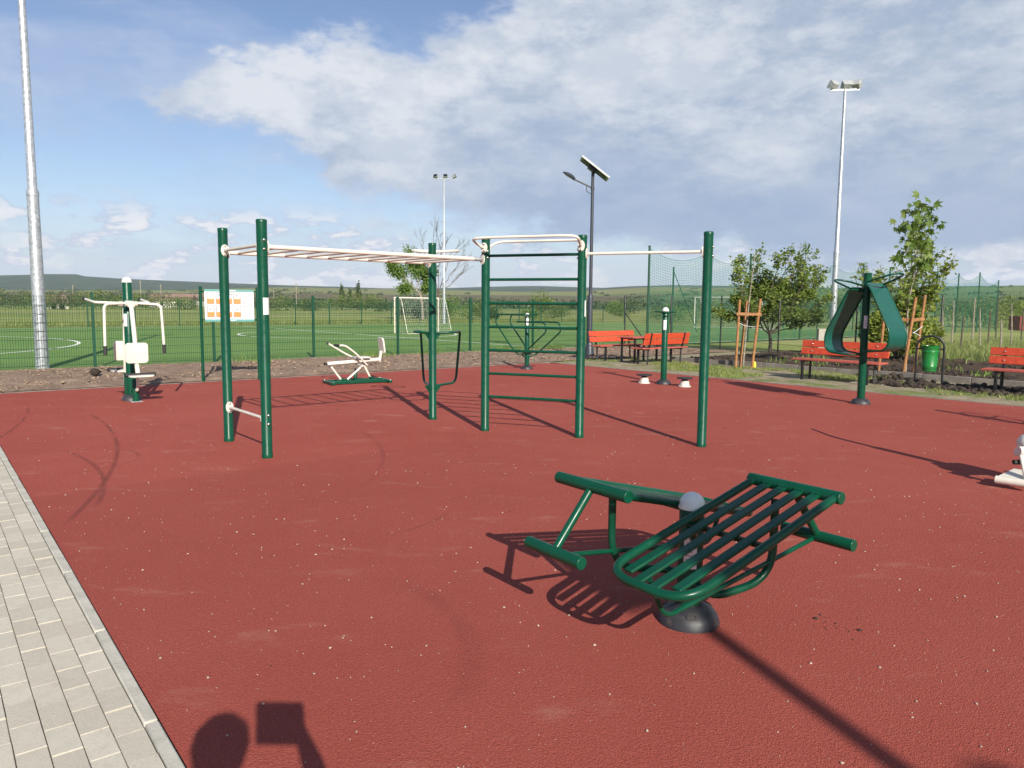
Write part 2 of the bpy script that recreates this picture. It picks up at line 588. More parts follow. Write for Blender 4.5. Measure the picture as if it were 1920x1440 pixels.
def verge_mat():
    """trampled verge: dry earth with patches of short grass"""
    m, t, b = new_mat('verge_earth_and_grass')
    tc = t.node('ShaderNodeTexCoord')
    v = tc.outputs['Object']
    earth = t.ramp(t.noise(v, 5, 8, .68), [(.3, (.20, .165, .11)), (.55, (.31, .265, .18)), (.75, (.40, .35, .25))])
    grass = t.ramp(t.noise(v, 9, 8, .7), [(.3, (.08, .12, .03)), (.55, (.16, .20, .055)), (.75, (.27, .28, .10))])
    k = t.smooth(t.noise(v, .9, 6, .62), .48, .66)
    t.put(b.inputs['Base Color'], t.mix(k, earth, grass))
    b.inputs['Roughness'].default_value = .95
    b.inputs['Specular IOR Level'].default_value = .15
    bp = t.node('ShaderNodeBump')
    bp.inputs['Strength'].default_value = .9
    bp.inputs['Distance'].default_value = .03
    t.l.new(t.noise(v, 22, 8, .7), bp.inputs['Height'])
    t.l.new(bp.outputs[0], b.inputs['Normal'])
    return m


def turf_mat():
    m, t, b = new_mat('artificial_turf')
    tc = t.node('ShaderNodeTexCoord')
    v = tc.outputs['Object']
    c = t.mix(t.smooth(t.noise(v, .25, 5, .6), .35, .65), (.128, .225, .055), (.152, .255, .070))
    c = t.mix(t.math('MULTIPLY', t.smooth(t.noise(t.vmath('MULTIPLY', v, (1, 1, 1)), 18, 4, .7), .4, .7), .35), c, (.15, .24, .085))
    t.put(b.inputs['Base Color'], c)
    b.inputs['Roughness'].default_value = .8
    b.inputs['Specular IOR Level'].default_value = .10
    bp = t.node('ShaderNodeBump')
    bp.inputs['Strength'].default_value = .5
    bp.inputs['Distance'].default_value = .02
    t.l.new(t.noise(v, 45, 4, .7), bp.inputs['Height'])
    t.l.new(bp.outputs[0], b.inputs['Normal'])
    return m


def terrain_mat():
    m, t, b = new_mat('meadows_and_fields')
    tc = t.node('ShaderNodeTexCoord')
    v = tc.outputs['Object']
    sp = t.node('ShaderNodeSeparateXYZ')
    t.l.new(v, sp.inputs[0])
    X, Y, Z = sp.outputs
    r = t.math('SQRT', t.math('ADD', t.math('MULTIPLY', X, X), t.math('MULTIPLY', Y, Y)))
    # near meadow: green with bands of dry standing grass
    mead = t.ramp(t.noise(v, .09, 8, .65), [(.30, (.17, .22, .06)), (.52, (.25, .29, .085)), (.70, (.36, .36, .135))])
    dry = t.math('MULTIPLY', t.smooth(t.noise(t.vmath('MULTIPLY', v, (.25, 1, 1)), .035, 6, .6), .50, .62), .75)
    mead = t.mix(dry, mead, (.36, .32, .17))
    # fields on the slopes: long strips, each its own crop
    uv = t.vmath('MULTIPLY', v, (.0011, .0042, 0))
    vo = t.node('ShaderNodeTexVoronoi', feature='F1')
    t.l.new(t.vmath('ADD', uv, (3.1, 1.7, 0)), vo.inputs['Vector'])
    vo.inputs['Scale'].default_value = 1.0
    vo.inputs['Randomness'].default_value = .9
    sc = t.node('ShaderNodeSeparateColor')
    t.l.new(vo.outputs['Color'], sc.inputs[0])
    fld = t.ramp(sc.outputs[0], [(0, (.085, .135, .045)), (.22, (.13, .19, .06)), (.42, (.17, .215, .07)), (.60, (.22, .22, .095)), (.74, (.12, .085, .06)), (.86, (.095, .15, .05)), (1, (.20, .24, .10))], 'CONSTANT')
    fld = t.mix(.25, fld, (.15, .18, .07))
    fld = t.mix(t.math('MULTIPLY', t.smooth(t.noise(v, .02, 6, .6), .4, .7), .3), fld, (.11, .15, .05))
    wood = t.ramp(t.noise(t.vmath('MULTIPLY', v, (1, 1, 3)), .018, 8, .7), [(.35, (.026, .046, .020)), (.55, (.05, .078, .032)), (.75, (.08, .11, .042))])
    c = t.mix(t.smooth(r, 190, 330), mead, fld)
    wl = t.smooth(t.math('ADD', r, t.math('MULTIPLY', t.noise(v, .004, 5, .6), 900)), 2500, 2650)
    c = t.mix(wl, c, wood)
    t.put(b.inputs['Base Color'], c)
    b.inputs['Roughness'].default_value = .95
    b.inputs['Specular IOR Level'].default_value = .1
    return m


def paver_mat(name, k=1.0):
    m, t, b = new_mat(name)
    tc = t.node('ShaderNodeTexCoord')
    g = t.node('ShaderNodeNewGeometry')
    v = g.outputs['Position']
    oi = t.node('ShaderNodeObjectInfo')
    rnd = oi.outputs['Random']
    c = t.mix(rnd, (.42 * k, .385 * k, .315 * k), (.51 * k, .475 * k, .395 * k))
    c = t.mix(t.math('MULTIPLY', t.smooth(t.noise(v, 14, 7, .7), .4, .7), .4), c, (.36 * k, .335 * k, .28 * k))
    c = t.mix(t.math('MULTIPLY', t.smooth(t.noise(v, 150, 3, .7), .5, .66), .40), c, (.60, .57, .50))
    c = t.mix(t.math('MULTIPLY', t.smooth(t.noise(v, 110, 4, .7), .56, .68), .45), c, (.22, .195, .155))
    c = t.mix(t.math('MULTIPLY', t.smooth(t.noise(v, 2.2, 6, .65), .57, .74), .50), c, (.25, .22, .175))
    t.put(b.inputs['Base Color'], c)
    b.inputs['Roughness'].default_value = .9
    b.inputs['Specular IOR Level'].default_value = .2
    bp = t.node('ShaderNodeBump')
    bp.inputs['Strength'].default_value = .35
    bp.inputs['Distance'].default_value = .003
    t.l.new(t.noise(v, 160, 5, .7), bp.inputs['Height'])
    t.l.new(bp.outputs[0], b.inputs['Normal'])
    return m


M['court'] = court_mat()
M['soil'] = soil_mat('dry_brown_soil', (.15, .10, .070), (.235, .165, .12), (.32, .24, .18))
M['soil_dark'] = soil_mat('dark_garden_soil', (.035, .024, .018), (.065, .046, .034), (.11, .08, .06), 2.2)
M['joint_sand'] = soil_mat('joint_sand', (.19, .165, .125), (.30, .27, .22), (.42, .39, .33), 9)
M['verge'] = verge_mat()
M['turf'] = turf_mat()
M['terrain'] = terrain_mat()
M['paver'] = paver_mat('concrete_paver')


def sheet(name, poly, z, mat, label=None, kind='structure'):
    mb = MB()
    mb.add([(p[0], p[1], z) for p in poly], [tuple(range(len(poly)))])
    o = mb.build(name, mat, ang=None)
    me = o.data
    me.polygons.foreach_set('use_smooth', [False] * len(me.polygons))
    tag(o, label, None, None, kind)
    return o


def vnoise(x, y, seed=0):
    """cheap smooth value noise for numpy arrays"""
    out = np.zeros_like(x)
    amp, fr = 1.0, 1.0
    for k in range(5):
        a, b_ = x * fr + 13.7 * k + seed, y * fr - 7.1 * k + seed * 1.7
        i, j = np.floor(a), np.floor(b_)
        u, w_ = a - i, b_ - j
        u, w_ = u * u * (3 - 2 * u), w_ * w_ * (3 - 2 * w_)
        def h(p, q):
            s = np.sin(p * 127.1 + q * 311.7 + seed * 3.3) * 43758.5453
            return s - np.floor(s)
        out += amp * ((h(i, j) * (1 - u) + h(i + 1, j) * u) * (1 - w_) + (h(i, j + 1) * (1 - u) + h(i + 1, j + 1) * u) * w_ - .5)
        amp *= .5
        fr *= 2.03
    return out


def bumpy(name, a0, a1, b0, b1, step, z0, amp, freq, mat, edge=.25, mask=None):
    na, nb = int((a1 - a0) / step) + 1, int((b1 - b0) / step) + 1
    A, B = np.meshgrid(np.linspace(a0, a1, na), np.linspace(b0, b1, nb), indexing='ij')
    h = vnoise(A * freq, B * freq, 3) * amp
    e = np.minimum(np.minimum(A - a0, a1 - A), np.minimum(B - b0, b1 - B))
    h = h * np.clip(e / edge, 0, 1) + z0
    X, Y = CA * A - SA * B, SA * A + CA * B
    vs = np.stack([X, Y, h], -1).reshape(-1, 3)
    idx = np.arange(na * nb).reshape(na, nb)
    fs = np.stack([idx[:-1, :-1], idx[1:, :-1], idx[1:, 1:], idx[:-1, 1:]], -1).reshape(-1, 4)
    me = bpy.data.meshes.new(name)
    me.from_pydata(vs.tolist(), [], fs.tolist())
    me.polygons.foreach_set('use_smooth', [True] * len(me.polygons))
    me.materials.append(mat)
    o = bpy.data.objects.new(name, me)
    link(o)
    return tag(o, kind='structure')


# ------------------------------------------------------------------ ground and setting
def horizon(px):
    return 573.5 + .0087 * (px - 960)


SKYL = [(-900, 512), (-300, 514), (0, 517), (60, 516), (90, 514.5), (150, 515), (162, 518.5), (240, 523.5), (300, 526), (400, 530), (500, 534), (560, 536), (640, 538), (720, 541), (820, 541), (900, 538.5), (960, 537), (1010, 536.5), (1080, 539), (1130, 540), (1180, 537), (1260, 535), (1400, 537), (1500, 539), (1600, 540), (1700, 538), (1790, 537), (1920, 536), (2300, 533), (2800, 530)]
FLD = [(-900, 545), (0, 545), (300, 545), (480, 541), (560, 540), (700, 543), (820, 544), (960, 547), (1080, 547), (1150, 543), (1230, 538.5), (1350, 540), (1500, 542), (1700, 540), (1800, 538.5), (1920, 537), (2800, 535)]


def prof(tab):
    az = [math.atan((p - 960) / 1400) for p, y in tab]
    te = [(horizon(p) - y) / 1400 * math.cos(a) for (p, y), a in zip(tab, az)]
    return np.array(az), np.array(te)


def terrain():
    az1, t1 = prof(FLD)
    az2, t2 = prof(SKYL)
    front = np.linspace(-.95, .95, 260)
    back = np.linspace(.95, 2 * math.pi - .95, 70)[1:-1]
    azs = np.concatenate([front, back])
    azw = (azs + math.pi) % (2 * math.pi) - math.pi
    rs = [3.0]
    while rs[-1] < 5000:
        rs.append(rs[-1] * 1.075)
    rs = np.array(rs)
    AZ, RR = np.meshgrid(azw, rs, indexing='ij')
    th1 = np.interp(AZ, az1, t1)
    th2 = np.maximum(np.interp(AZ, az2, t2), th1)
    sm = lambda x: np.clip(x, 0, 1) ** 2 * (3 - 2 * np.clip(x, 0, 1))
    s1 = sm((RR - 110) / (1300 - 110))
    s2 = sm((RR - 2100) / (3100 - 2100))
    ang = th1 * s1 + (th2 - th1) * s2
    h = RR * ang + CAM_H * s1
    X, Y = RR * np.sin(AZ), RR * np.cos(AZ)
    h += vnoise(X / 160, Y / 160, 5) * 2.2 * sm((RR - 200) / 900) * (RR < 2000)
    far = np.clip((RR - 3300) / 5000, 0, 1)
    h *= 1 - .8 * far
    h += -.07
    n, k = AZ.shape
    vs = np.stack([X, Y, h], -1).reshape(-1, 3).tolist() + [(0, 0, -.07)]
    idx = np.arange(n * k).reshape(n, k)
    nx = np.roll(idx, -1, axis=0)
    fs = np.stack([idx[:, :-1], idx[:, 1:], nx[:, 1:], nx[:, :-1]], -1).reshape(-1, 4)[:, ::-1].tolist()
    c = n * k
    fs += [(c, int(nx[i, 0]), int(idx[i, 0])) for i in range(n)]
    me = bpy.data.meshes.new('terrain')
    me.from_pydata(vs, [], fs)
    me.polygons.foreach_set('use_smooth', [True] * len(me.polygons))
    me.materials.append(M['terrain'])
    o = bpy.data.objects.new('terrain', me)
    link(o)
    return tag(o, kind='structure')


TERR = terrain()
_tv = None


def ground_z(x, y):
    az = math.atan2(x, y); r = math.hypot(x, y)
    az1, t1 = prof(FLD)
    th1 = float(np.interp(az, az1, t1))
    q = min(1, max(0, (r - 110) / 1190)); s1 = q * q * (3 - 2 * q)
    return r * th1 * s1 + CAM_H * s1 - .07


# football pitch of artificial turf with its white lines
sheet('artificial_turf_pitch', [ab(-40, 20.55), ab(56, 20.55), ab(56, 55), ab(-40, 55)], -.03, M['turf'])
def strip(mb, p, q, w, z):
    p, q = Vector((*p[:2], z)), Vector((*q[:2], z))
    d = (q - p).normalized(); s = Vector((-d.y, d.x, 0)) * w / 2
    mb.add([p - s, q - s, q + s, p + s], [(0, 1, 2, 3)])
def arc(mb, c, rad, a0, a1, w, z, n=60):
    vs, fs = [], []
    for i in range(n + 1):
        t = R(a0 + (a1 - a0) * i / n)
        for rr in (rad - w / 2, rad + w / 2):
            x, y, _ = ab(c[0] + rr * math.cos(t), c[1] + rr * math.sin(t)); vs.append((x, y, z))
    for i in range(n):
        fs.append((2 * i, 2 * i + 1, 2 * i + 3, 2 * i + 2))
    mb.add(vs, fs)
LW = .13
def pitch_marking(name, fn, parent=None):
    mb = MB(); fn(mb); o = mb.build(name, M['white_line'], parent, ang=None)
    if parent is None: tag(o, kind='structure')
    return o
pitch_marking('pitch_touchline', lambda m: strip(m, ab(-38, 20.95), ab(54, 20.95), LW, -.024))
pitch_marking('pitch_touchline', lambda m: strip(m, ab(-38, 53.4), ab(54, 53.4), LW * 1.3, -.024))
pitch_marking('pitch_halfway_line', lambda m: strip(m, ab(19.6, 21.0), ab(19.6, 53.33), LW, -.0236))
pitch_marking('pitch_centre_circle', lambda m: arc(m, (19.6, 37.2), 5.8, 0, 360, LW, -.0228, 90))
pitch_marking('pitch_penalty_arc', lambda m: arc(m, (-4.2, 35.4), 10.2, -75, 75, LW, -.0228))
pitch_marking('pitch_penalty_arc', lambda m: arc(m, (43.4, 37.2), 10.2, 105, 255, LW, -.0228))
pitch_marking('pitch_goal_line', lambda m: strip(m, ab(53.9, 21.0), ab(53.9, 53.33), LW * 1.3, -.0236))
pitch_marking('pitch_area_line', lambda m: strip(m, ab(41.2, 25), ab(41.2, 49), LW * 1.2, -.0236))
pitch_marking('pitch_area_line', lambda m: strip(m, ab(48.2, 29), ab(48.2, 45), LW * 1.2, -.0236))

# red court, with its edging strips
cb, ca0, ca1 = 15.45, .757, 14.3
court = sheet('red_rubber_court', [ab(ca0 - .055 - 32.55 * .0271, -30), ab(ca1, -30), ab(ca1, cb - .5), ab(ca1 - .12, cb - .15), ab(ca1 - .5, cb), ab(-20, cb), ab(-20, 14.0), ab(ca0, 14.0)][:6] + [ab(-20, 12.9), ab(ca0 - .055 + 10.35 * .0271, 12.9)], 0.0, M['court'])
edge = MB()
for i in range(34):
    p, q = ab(-19.5 + i, cb + .035), ab(-18.51 + i, cb + .035)
    edge.beam((p[0], p[1], -.02), (q[0], q[1], -.02), .05, .056)
for i in range(36):
    p, q = ab(ca1 + .035, -21 + i), ab(ca1 + .035, -20.01 + i)
    edge.beam((p[0], p[1], -.02), (q[0], q[1], -.02), .05, .056)
tag(edge.build('court_edge_strip', M['concrete'], bevel=.004), kind='structure')

bumpy('soil_bed', -20, 24, cb + .075, 20.5, .11, .015, .10, 1.5, M['soil'])
bumpy('grass_verge', ca1 + .075, 26, -14, cb + .06, .15, .0, .05, 1.1, M['verge'])
bumpy('garden_soil', 17.93, 25.0, -14, 13.9, .12, .07, .16, 1.7, M['soil_dark'])

# paved path of grey concrete blocks, kerb along the court
KT = .0271
def kab(a, b, z=0.0):
    return ab(a - .055 + (b - 2.55) * KT, b, z)
KR = R(40) - math.atan(KT)
pave = tag(MB().add([(*kab(-14, -16)[:2], -.007), (*kab(.70, -16)[:2], -.007), (*kab(.70, 12.8)[:2], -.007), (*kab(-14, 12.8)[:2], -.007)], [(0, 1, 2, 3)]).build('pavement', M['joint_sand'], ang=None), kind='structure')
PL, PW, GAP = .2, .1, .004
pm = MB()
hx, hy, ht, ch = (PW - GAP) / 2, (PL - GAP) / 2, .03, .0013
pm.add([(-hx, -hy, -ht), (hx, -hy, -ht), (hx, hy, -ht), (-hx, hy, -ht),
        (-hx, -hy, -ch), (hx, -hy, -ch), (hx, hy, -ch), (-hx, hy, -ch),
        (-hx + ch, -hy + ch, 0), (hx - ch, -hy + ch, 0), (hx - ch, hy - ch, 0), (-hx + ch, hy - ch, 0)],
       [(0, 1, 5, 4), (1, 2, 6, 5), (2, 3, 7, 6), (3, 0, 4, 7), (4, 5, 9, 8), (5, 6, 10, 9), (6, 7, 11, 10), (7, 4, 8, 11), (8, 9, 10, 11)])
pme = pm.mesh('paver', 20)
pme.materials.append(M['paver'])
cells = []
for i in range(0, 60):
    a = .70 - PW / 2 - i * PW
    off = (i % 2) * PL / 2 + random.uniform(-.008, .008)
    for j in range(-25, 62):
        b_ = j * PL + off
        if b_ > 12.6: continue
        x, y, _ = kab(a, b_)
        inview = y > 1.9 and (x / max(y, .1)) > -.80
        cells.append((0 if inview else 1, math.hypot(x, y), x, y, a, b_))
cells.sort()
rest_v, rest_f = [], []
pv = np.array(pm.v)
for n, (nv, dd, x, y, a, b_) in enumerate(cells):
    z = random.uniform(-.0025, .0025)
    rz = KR + random.uniform(-.008, .008)
    tx, ty = random.uniform(-.012, .012), random.uniform(-.008, .008)
    if n < 300:
        inst('paver', pme, pave, (x, y, z), (tx, ty, rz))
    else:
        c_, s_ = math.cos(rz), math.sin(rz)
        o_ = len(rest_v)
        for p in pm.v:
            rest_v.append((x + p[0] * c_ - p[1] * s_, y + p[0] * s_ + p[1] * c_, z + p[2] + p[0] * tx))
        rest_f += [tuple(q + o_ for q in f) for f in pm.f]
rp = MB(); rp.v, rp.f = rest_v, rest_f
tag(rp.build('farther_pavers', M['paver'], pave, ang=20), kind='stuff')

kerb = tag(empty('kerb', (0, 0, 0)), kind='structure')
km = MB().box((0, 0, -.055), (.050, .992, .12))
kme = km.mesh('kerb_stone'); kme.materials.append(M['kerb'])
for j in range(-12, 13):
    o = inst('kerb_stone', kme, kerb, kab(.728, j + .42, random.uniform(-.002, .003)), (0, random.uniform(-.01, .01), KR + random.uniform(-.003, .003)))
    bv = o.modifiers.new('bevel', 'BEVEL'); bv.width = .006; bv.segments = 2

edging = thing('garden_edging', 'low grey concrete slab edging in front of the dark garden soil', 'edging')
em = MB().box((0, 0, 0), (.06, .985, .30)); eme = em.mesh('edging_slab'); eme.materials.append(M['concrete'])
for j in range(-12, 14):
    o = inst('edging_slab', eme, edging, ab(17.86, j + .4, -.02 + random.uniform(-.012, .012)), (0, random.uniform(-.03, .03), R(40) + random.uniform(-.008, .008)))
    bv = o.modifiers.new('bevel', 'BEVEL'); bv.width = .008; bv.segments = 2


# ------------------------------------------------------------------ sports equipment
def flange(mb, c, n, w=.085, h=.13, t=.012):
    """oval steel flange facing direction n"""
    n = Vector(n).normalized()
    z = Vector((0, 0, 1)); x = z.cross(n).normalized()
    Mx = Matrix((x, n, z)).transposed()
    pts = []
    for k in range(20):
        a = 2 * math.pi * k / 20
        pts.append((w / 2 * math.cos(a), h / 2 * math.sin(a)))
    vs = [Vector(c) + Mx @ Vector((p[0], s * t / 2, p[1])) for s in (-1, 1) for p in pts]
    fs = [(k, (k + 1) % 20, 20 + (k + 1) % 20, 20 + k) for k in range(20)] + [tuple(range(20))[::-1], tuple(range(20, 40))]
    mb.add(vs, fs)


def bolts(parent, spots):
    for c, n in spots:
        n = Vector(n).normalized()
        M3 = n.to_track_quat('Z', 'Y').to_matrix()
        MB().lathe([(.016, 0), (.016, .006), (.010, .014), (.003, .017)], c, 10, M3).build('bolt', M['bolt'], parent)


def gym_rig():
    PA, PB, PC = (-3.26, 8.50), (-2.52, 7.59), (-1.10, 10.29)
    PD, PE, PF = (-.34, 9.39), (.82, 8.95), (2.17, 8.42)
    t = thing('monkey_bar_and_wall_bar_rig', 'large green six post climbing rig with white monkey bars and wall bars', 'climbing rig', (-.34, 9.39, 0))
    o = Vector((-.34, 9.39, 0))
    L = lambda p, z=0.: Vector((p[0], p[1], z)) - o
    HH = 2.40
    posts = {}
    for nm, p in zip('ABCDEF', (PA, PB, PC, PD, PE, PF)):
        c = L(p)
        pr = [(.056, 0), (.056, .04), (.053, .045), (.053, HH - .02), (.055, HH - .018), (.055, HH + .008), (.049, HH + .018), (.018, HH + .022)]
        posts[nm] = MB().lathe(pr, c, 24).build('post', M['green'], t)
    un = lambda p, q: (Vector((q[0], q[1], 0)) - Vector((p[0], p[1], 0))).normalized()
    ra = .053
    # monkey ladder A-C, B-D
    zr = 2.15
    dAC, dBD, dAB = un(PA, PC), un(PB, PD), un(PA, PB)
    inn = dAB * .0
    for nm, p, q in (('far', PA, PC), ('near', PB, PD)):
        s, e = L(p, zr) + un(p, q) * ra, L(q, zr) - un(p, q) * ra
        r_ = MB().tube([s, e], .024, 14); flange(r_, s, un(p, q)); flange(r_, e, un(p, q)); r_.build('ladder_rail', M['white'], t)
    MB().tube([L(PD, zr) - dBD * .19, L(PD, zr) - dBD * .06], .027, 14).build('rail_sleeve', M['galv'], t)
    n = 10
    a0, a1 = L(PA, zr), L(PC, zr)
    b0, b1 = L(PB, zr), L(PD, zr)
    for i in range(n):
        f = (i + .6) / (n + .15)
        MB().tube([a0.lerp(a1, f), b0.lerp(b1, f)], .0165, 10).build('rung', M['white'], t)
    # cross bars A-B, top and bottom
    for z, r_ in ((2.17, .019), (.40, .017)):
        m = MB().tube([L(PA, z) + dAB * ra, L(PB, z) - dAB * ra], r_, 12)
        flange(m, L(PA, z) + dAB * (ra + .003), dAB); flange(m, L(PB, z) - dAB * (ra + .003), dAB)
        m.build('cross_bar', M['white'], t)
        bolts(t, [(L(PB, z + s * .045) + dAB * (ra - .003), dAB) for s in (1, -1)])
        bolts(t, [(L(PA, z + s * .045) + dAB * (ra + .006), dAB) for s in (1, -1)])
    # wall bars D-E
    dDE = un(PD, PE)
    for k in range(7):
        z = 2.195 - k * .2925
        m = MB().tube([L(PD, z) + dDE * (ra - .01), L(PE, z) - dDE * (ra - .01)], .0175, 12)
        m.build('wall_bar', M['green'], t)
    # white grip loops before and behind the top of the wall bars
    nrm = Vector((dDE.y, -dDE.x, 0))            # towards the viewer
    if nrm.y > 0: nrm = -nrm
    for s in (1, -1):
        q = nrm * s
        pts = [L(PD, 2.29) + q * ra, L(PD, 2.30) + q * (ra + .05) - dDE * .02, L(PD, 2.385) + q * .26 - dDE * (.09 if s > 0 else -.06), L(PD, 2.39) + q * .30 + dDE * .18,
               L(PE, 2.39) + q * .30 - dDE * .18, L(PE, 2.385) + q * .26 + dDE * (.02 if s > 0 else -.06), L(PE, 2.30) + q * (ra + .05) + dDE * .0, L(PE, 2.29) + q * ra]
        m = MB().tube(fillet(pts, [.03, .10, .12, .12, .10, .03]), .0165, 12)
        flange(m, L(PD, 2.29) + q * (ra + .003), q); flange(m, L(PE, 2.29) + q * (ra + .003), q)
        m.build('grip_loop', M['white'], t)
        bolts(t, [(L(P_, 2.29 + d) + q * (ra + .009), q) for P_ in (PD, PE) for d in (.045, -.045)])
    # high bar E-F
    dEF = un(PE, PF)
    m = MB().tube([L(PE, 2.20) + dEF * ra, L(PF, 2.20) - dEF * ra], .0175, 12)
    flange(m, L(PE, 2.2) + dEF * (ra + .003), dEF); flange(m, L(PF, 2.2) - dEF * (ra + .003), dEF)
    m.build('high_bar', M['white'], t)
    bolts(t, [(L(PF, 2.2 + d) + dEF * (ra - .002), dEF) for d in (.05, -.05)])
    bolts(t, [(L(PE, 2.2 + d) - dEF * (ra - .002), -dEF) for d in (.05, -.05)])
    bolts(t, [(L(PD, 2.2 + d) + (dDE * .75 + nrm * .66) * (ra - .002), dDE * .75 + nrm * .66) for d in (.05, -.03)])
    # pull-up bracket on top of C (white, horizontal) and dip frame (green) behind C
    bk = Vector((.10, .99, 0)).normalized(); sd = Vector((.99, -.10, 0)).normalized()
    pts = [L(PC, 2.30) + sd * ra, L(PC, 2.32) + sd * .33 + bk * .02, L(PC, 2.33) + sd * .34 + bk * .24, L(PC, 2.33) + bk * .34, L(PC, 2.34) - sd * .30 + bk * .24, L(PC, 2.32) - sd * .30 + bk * .02, L(PC, 2.30) - sd * ra]
    MB().tube(fillet(pts, [.10, .12, .2, .12, .10]), .0165, 12).build('grip_loop', M['white'], t)
    for s in (1, -1):
        e = sd * s
        pts = [L(PC, 1.20) + e * ra, L(PC, 1.21) + e * .28 + bk * .05, L(PC, 1.21) + e * .29 + bk * .55, L(PC, .47) + e * .235 + bk * .50, L(PC, .47) + e * ra * .8 + bk * .02]
        MB().tube(fillet(pts, [.09, .09, .12]), .0175, 12).build('dip_bar', M['green'], t)
        for z in (1.17, .44):
            MB().add([L(PC, z + .03) + e * .05, L(PC, z + .03) + e * .12 + bk * .01, L(PC, z - .07) + e * .05, L(PC, z + .03) + e * .05 + bk * .008, L(PC, z + .03) + e * .12 + bk * .018, L(PC, z - .07) + e * .05 + bk * .008],
                     [(0, 1, 2), (3, 5, 4), (0, 3, 4, 1), (1, 4, 5, 2), (2, 5, 3, 0)]).build('gusset', M['green'], t)
    # stickers wrapped on posts
    for p, z0, z1, a0, a1 in ((PB, 1.47, 1.64, -75, 5), (PE, 1.46, 1.65, -50, 15)):
        c = L(p)
        vs, fs = [], []
        k = 8
        for i in range(k + 1):
            a = R(a0 + (a1 - a0) * i / k)
            for z in (z0, z1):
                vs.append(c + Vector((.0542 * math.cos(a), .0542 * math.sin(a), z)))
        for i in range(k): fs.append((2 * i, 2 * i + 2, 2 * i + 3, 2 * i + 1))
        s_ = MB().add(vs, fs).build('sticker', M['sticker'], t)


gym_rig()


def dome(parent, c=(0, 0, 0), r=.155, h=.10):
    pr = [(r, 0), (r, .008)] + [(r * math.cos(a) * .985 + .0, .008 + h * math.sin(a)) for a in [R(d) for d in range(6, 72, 6)]] + [(.072, h * .985)]
    MB().lathe(pr, c, 28).build('base_dome', M['dome'], parent)
    for k in range(3):
        a = R(-132 + 120 * k)
        d = Vector((math.cos(a), math.sin(a), .85)).normalized()
        q = Vector(c) + Vector((math.cos(a) * r * .80, math.sin(a) * r * .80, .008 + h * .575))
        MB().lathe([(.020, 0), (.020, .004), (.012, .005), (.011, .001)], q, 12, (d.to_track_quat('Z', 'Y').to_matrix() @ Matrix.Diagonal((1.5, .8, 1)))).build('dome_slot', M['rubber'], parent)


def cap_post(parent, h, r=.057, capmat='cap'):
    MB().lathe([(r, 0), (r, h - .005), (r * .95, h)], (0, 0, 0), 24).build('post', M['green'], parent)
    rc = r * 1.1
    MB().lathe([(rc, h), (rc, h + .012)] + [(rc * .95 * math.cos(a), h + .012 + rc * 1.0 * math.sin(a)) for a in [R(d) for d in range(0, 88, 11)]], (0, 0, 0), 24).build('cap', M[capmat], parent)


def wrap_sticker(parent, r, z0, z1, a0, a1, marks=True):
    def patch(name, mat, rr, za, zb, b0, b1):
        vs, fs, k = [], [], 6
        for i in range(k + 1):
            a = R(b0 + (b1 - b0) * i / k)
            for z in (za, zb): vs.append((rr * math.cos(a), rr * math.sin(a), z))
        for i in range(k): fs.append((2 * i, 2 * i + 2, 2 * i + 3, 2 * i + 1))
        return MB().add(vs, fs).build(name, mat, parent)
    patch('sticker', M['sticker'], r + .0012, z0, z1, a0, a1)
    if marks:
        w, h = a1 - a0, z1 - z0
        for i in range(5):
            z = z1 - h * (.42 + .11 * i)
            patch('sticker_line', M['print_grey'], r + .002, z, z + h * .025, a0 + w * .15, a0 + w * random.uniform(.6, .85))


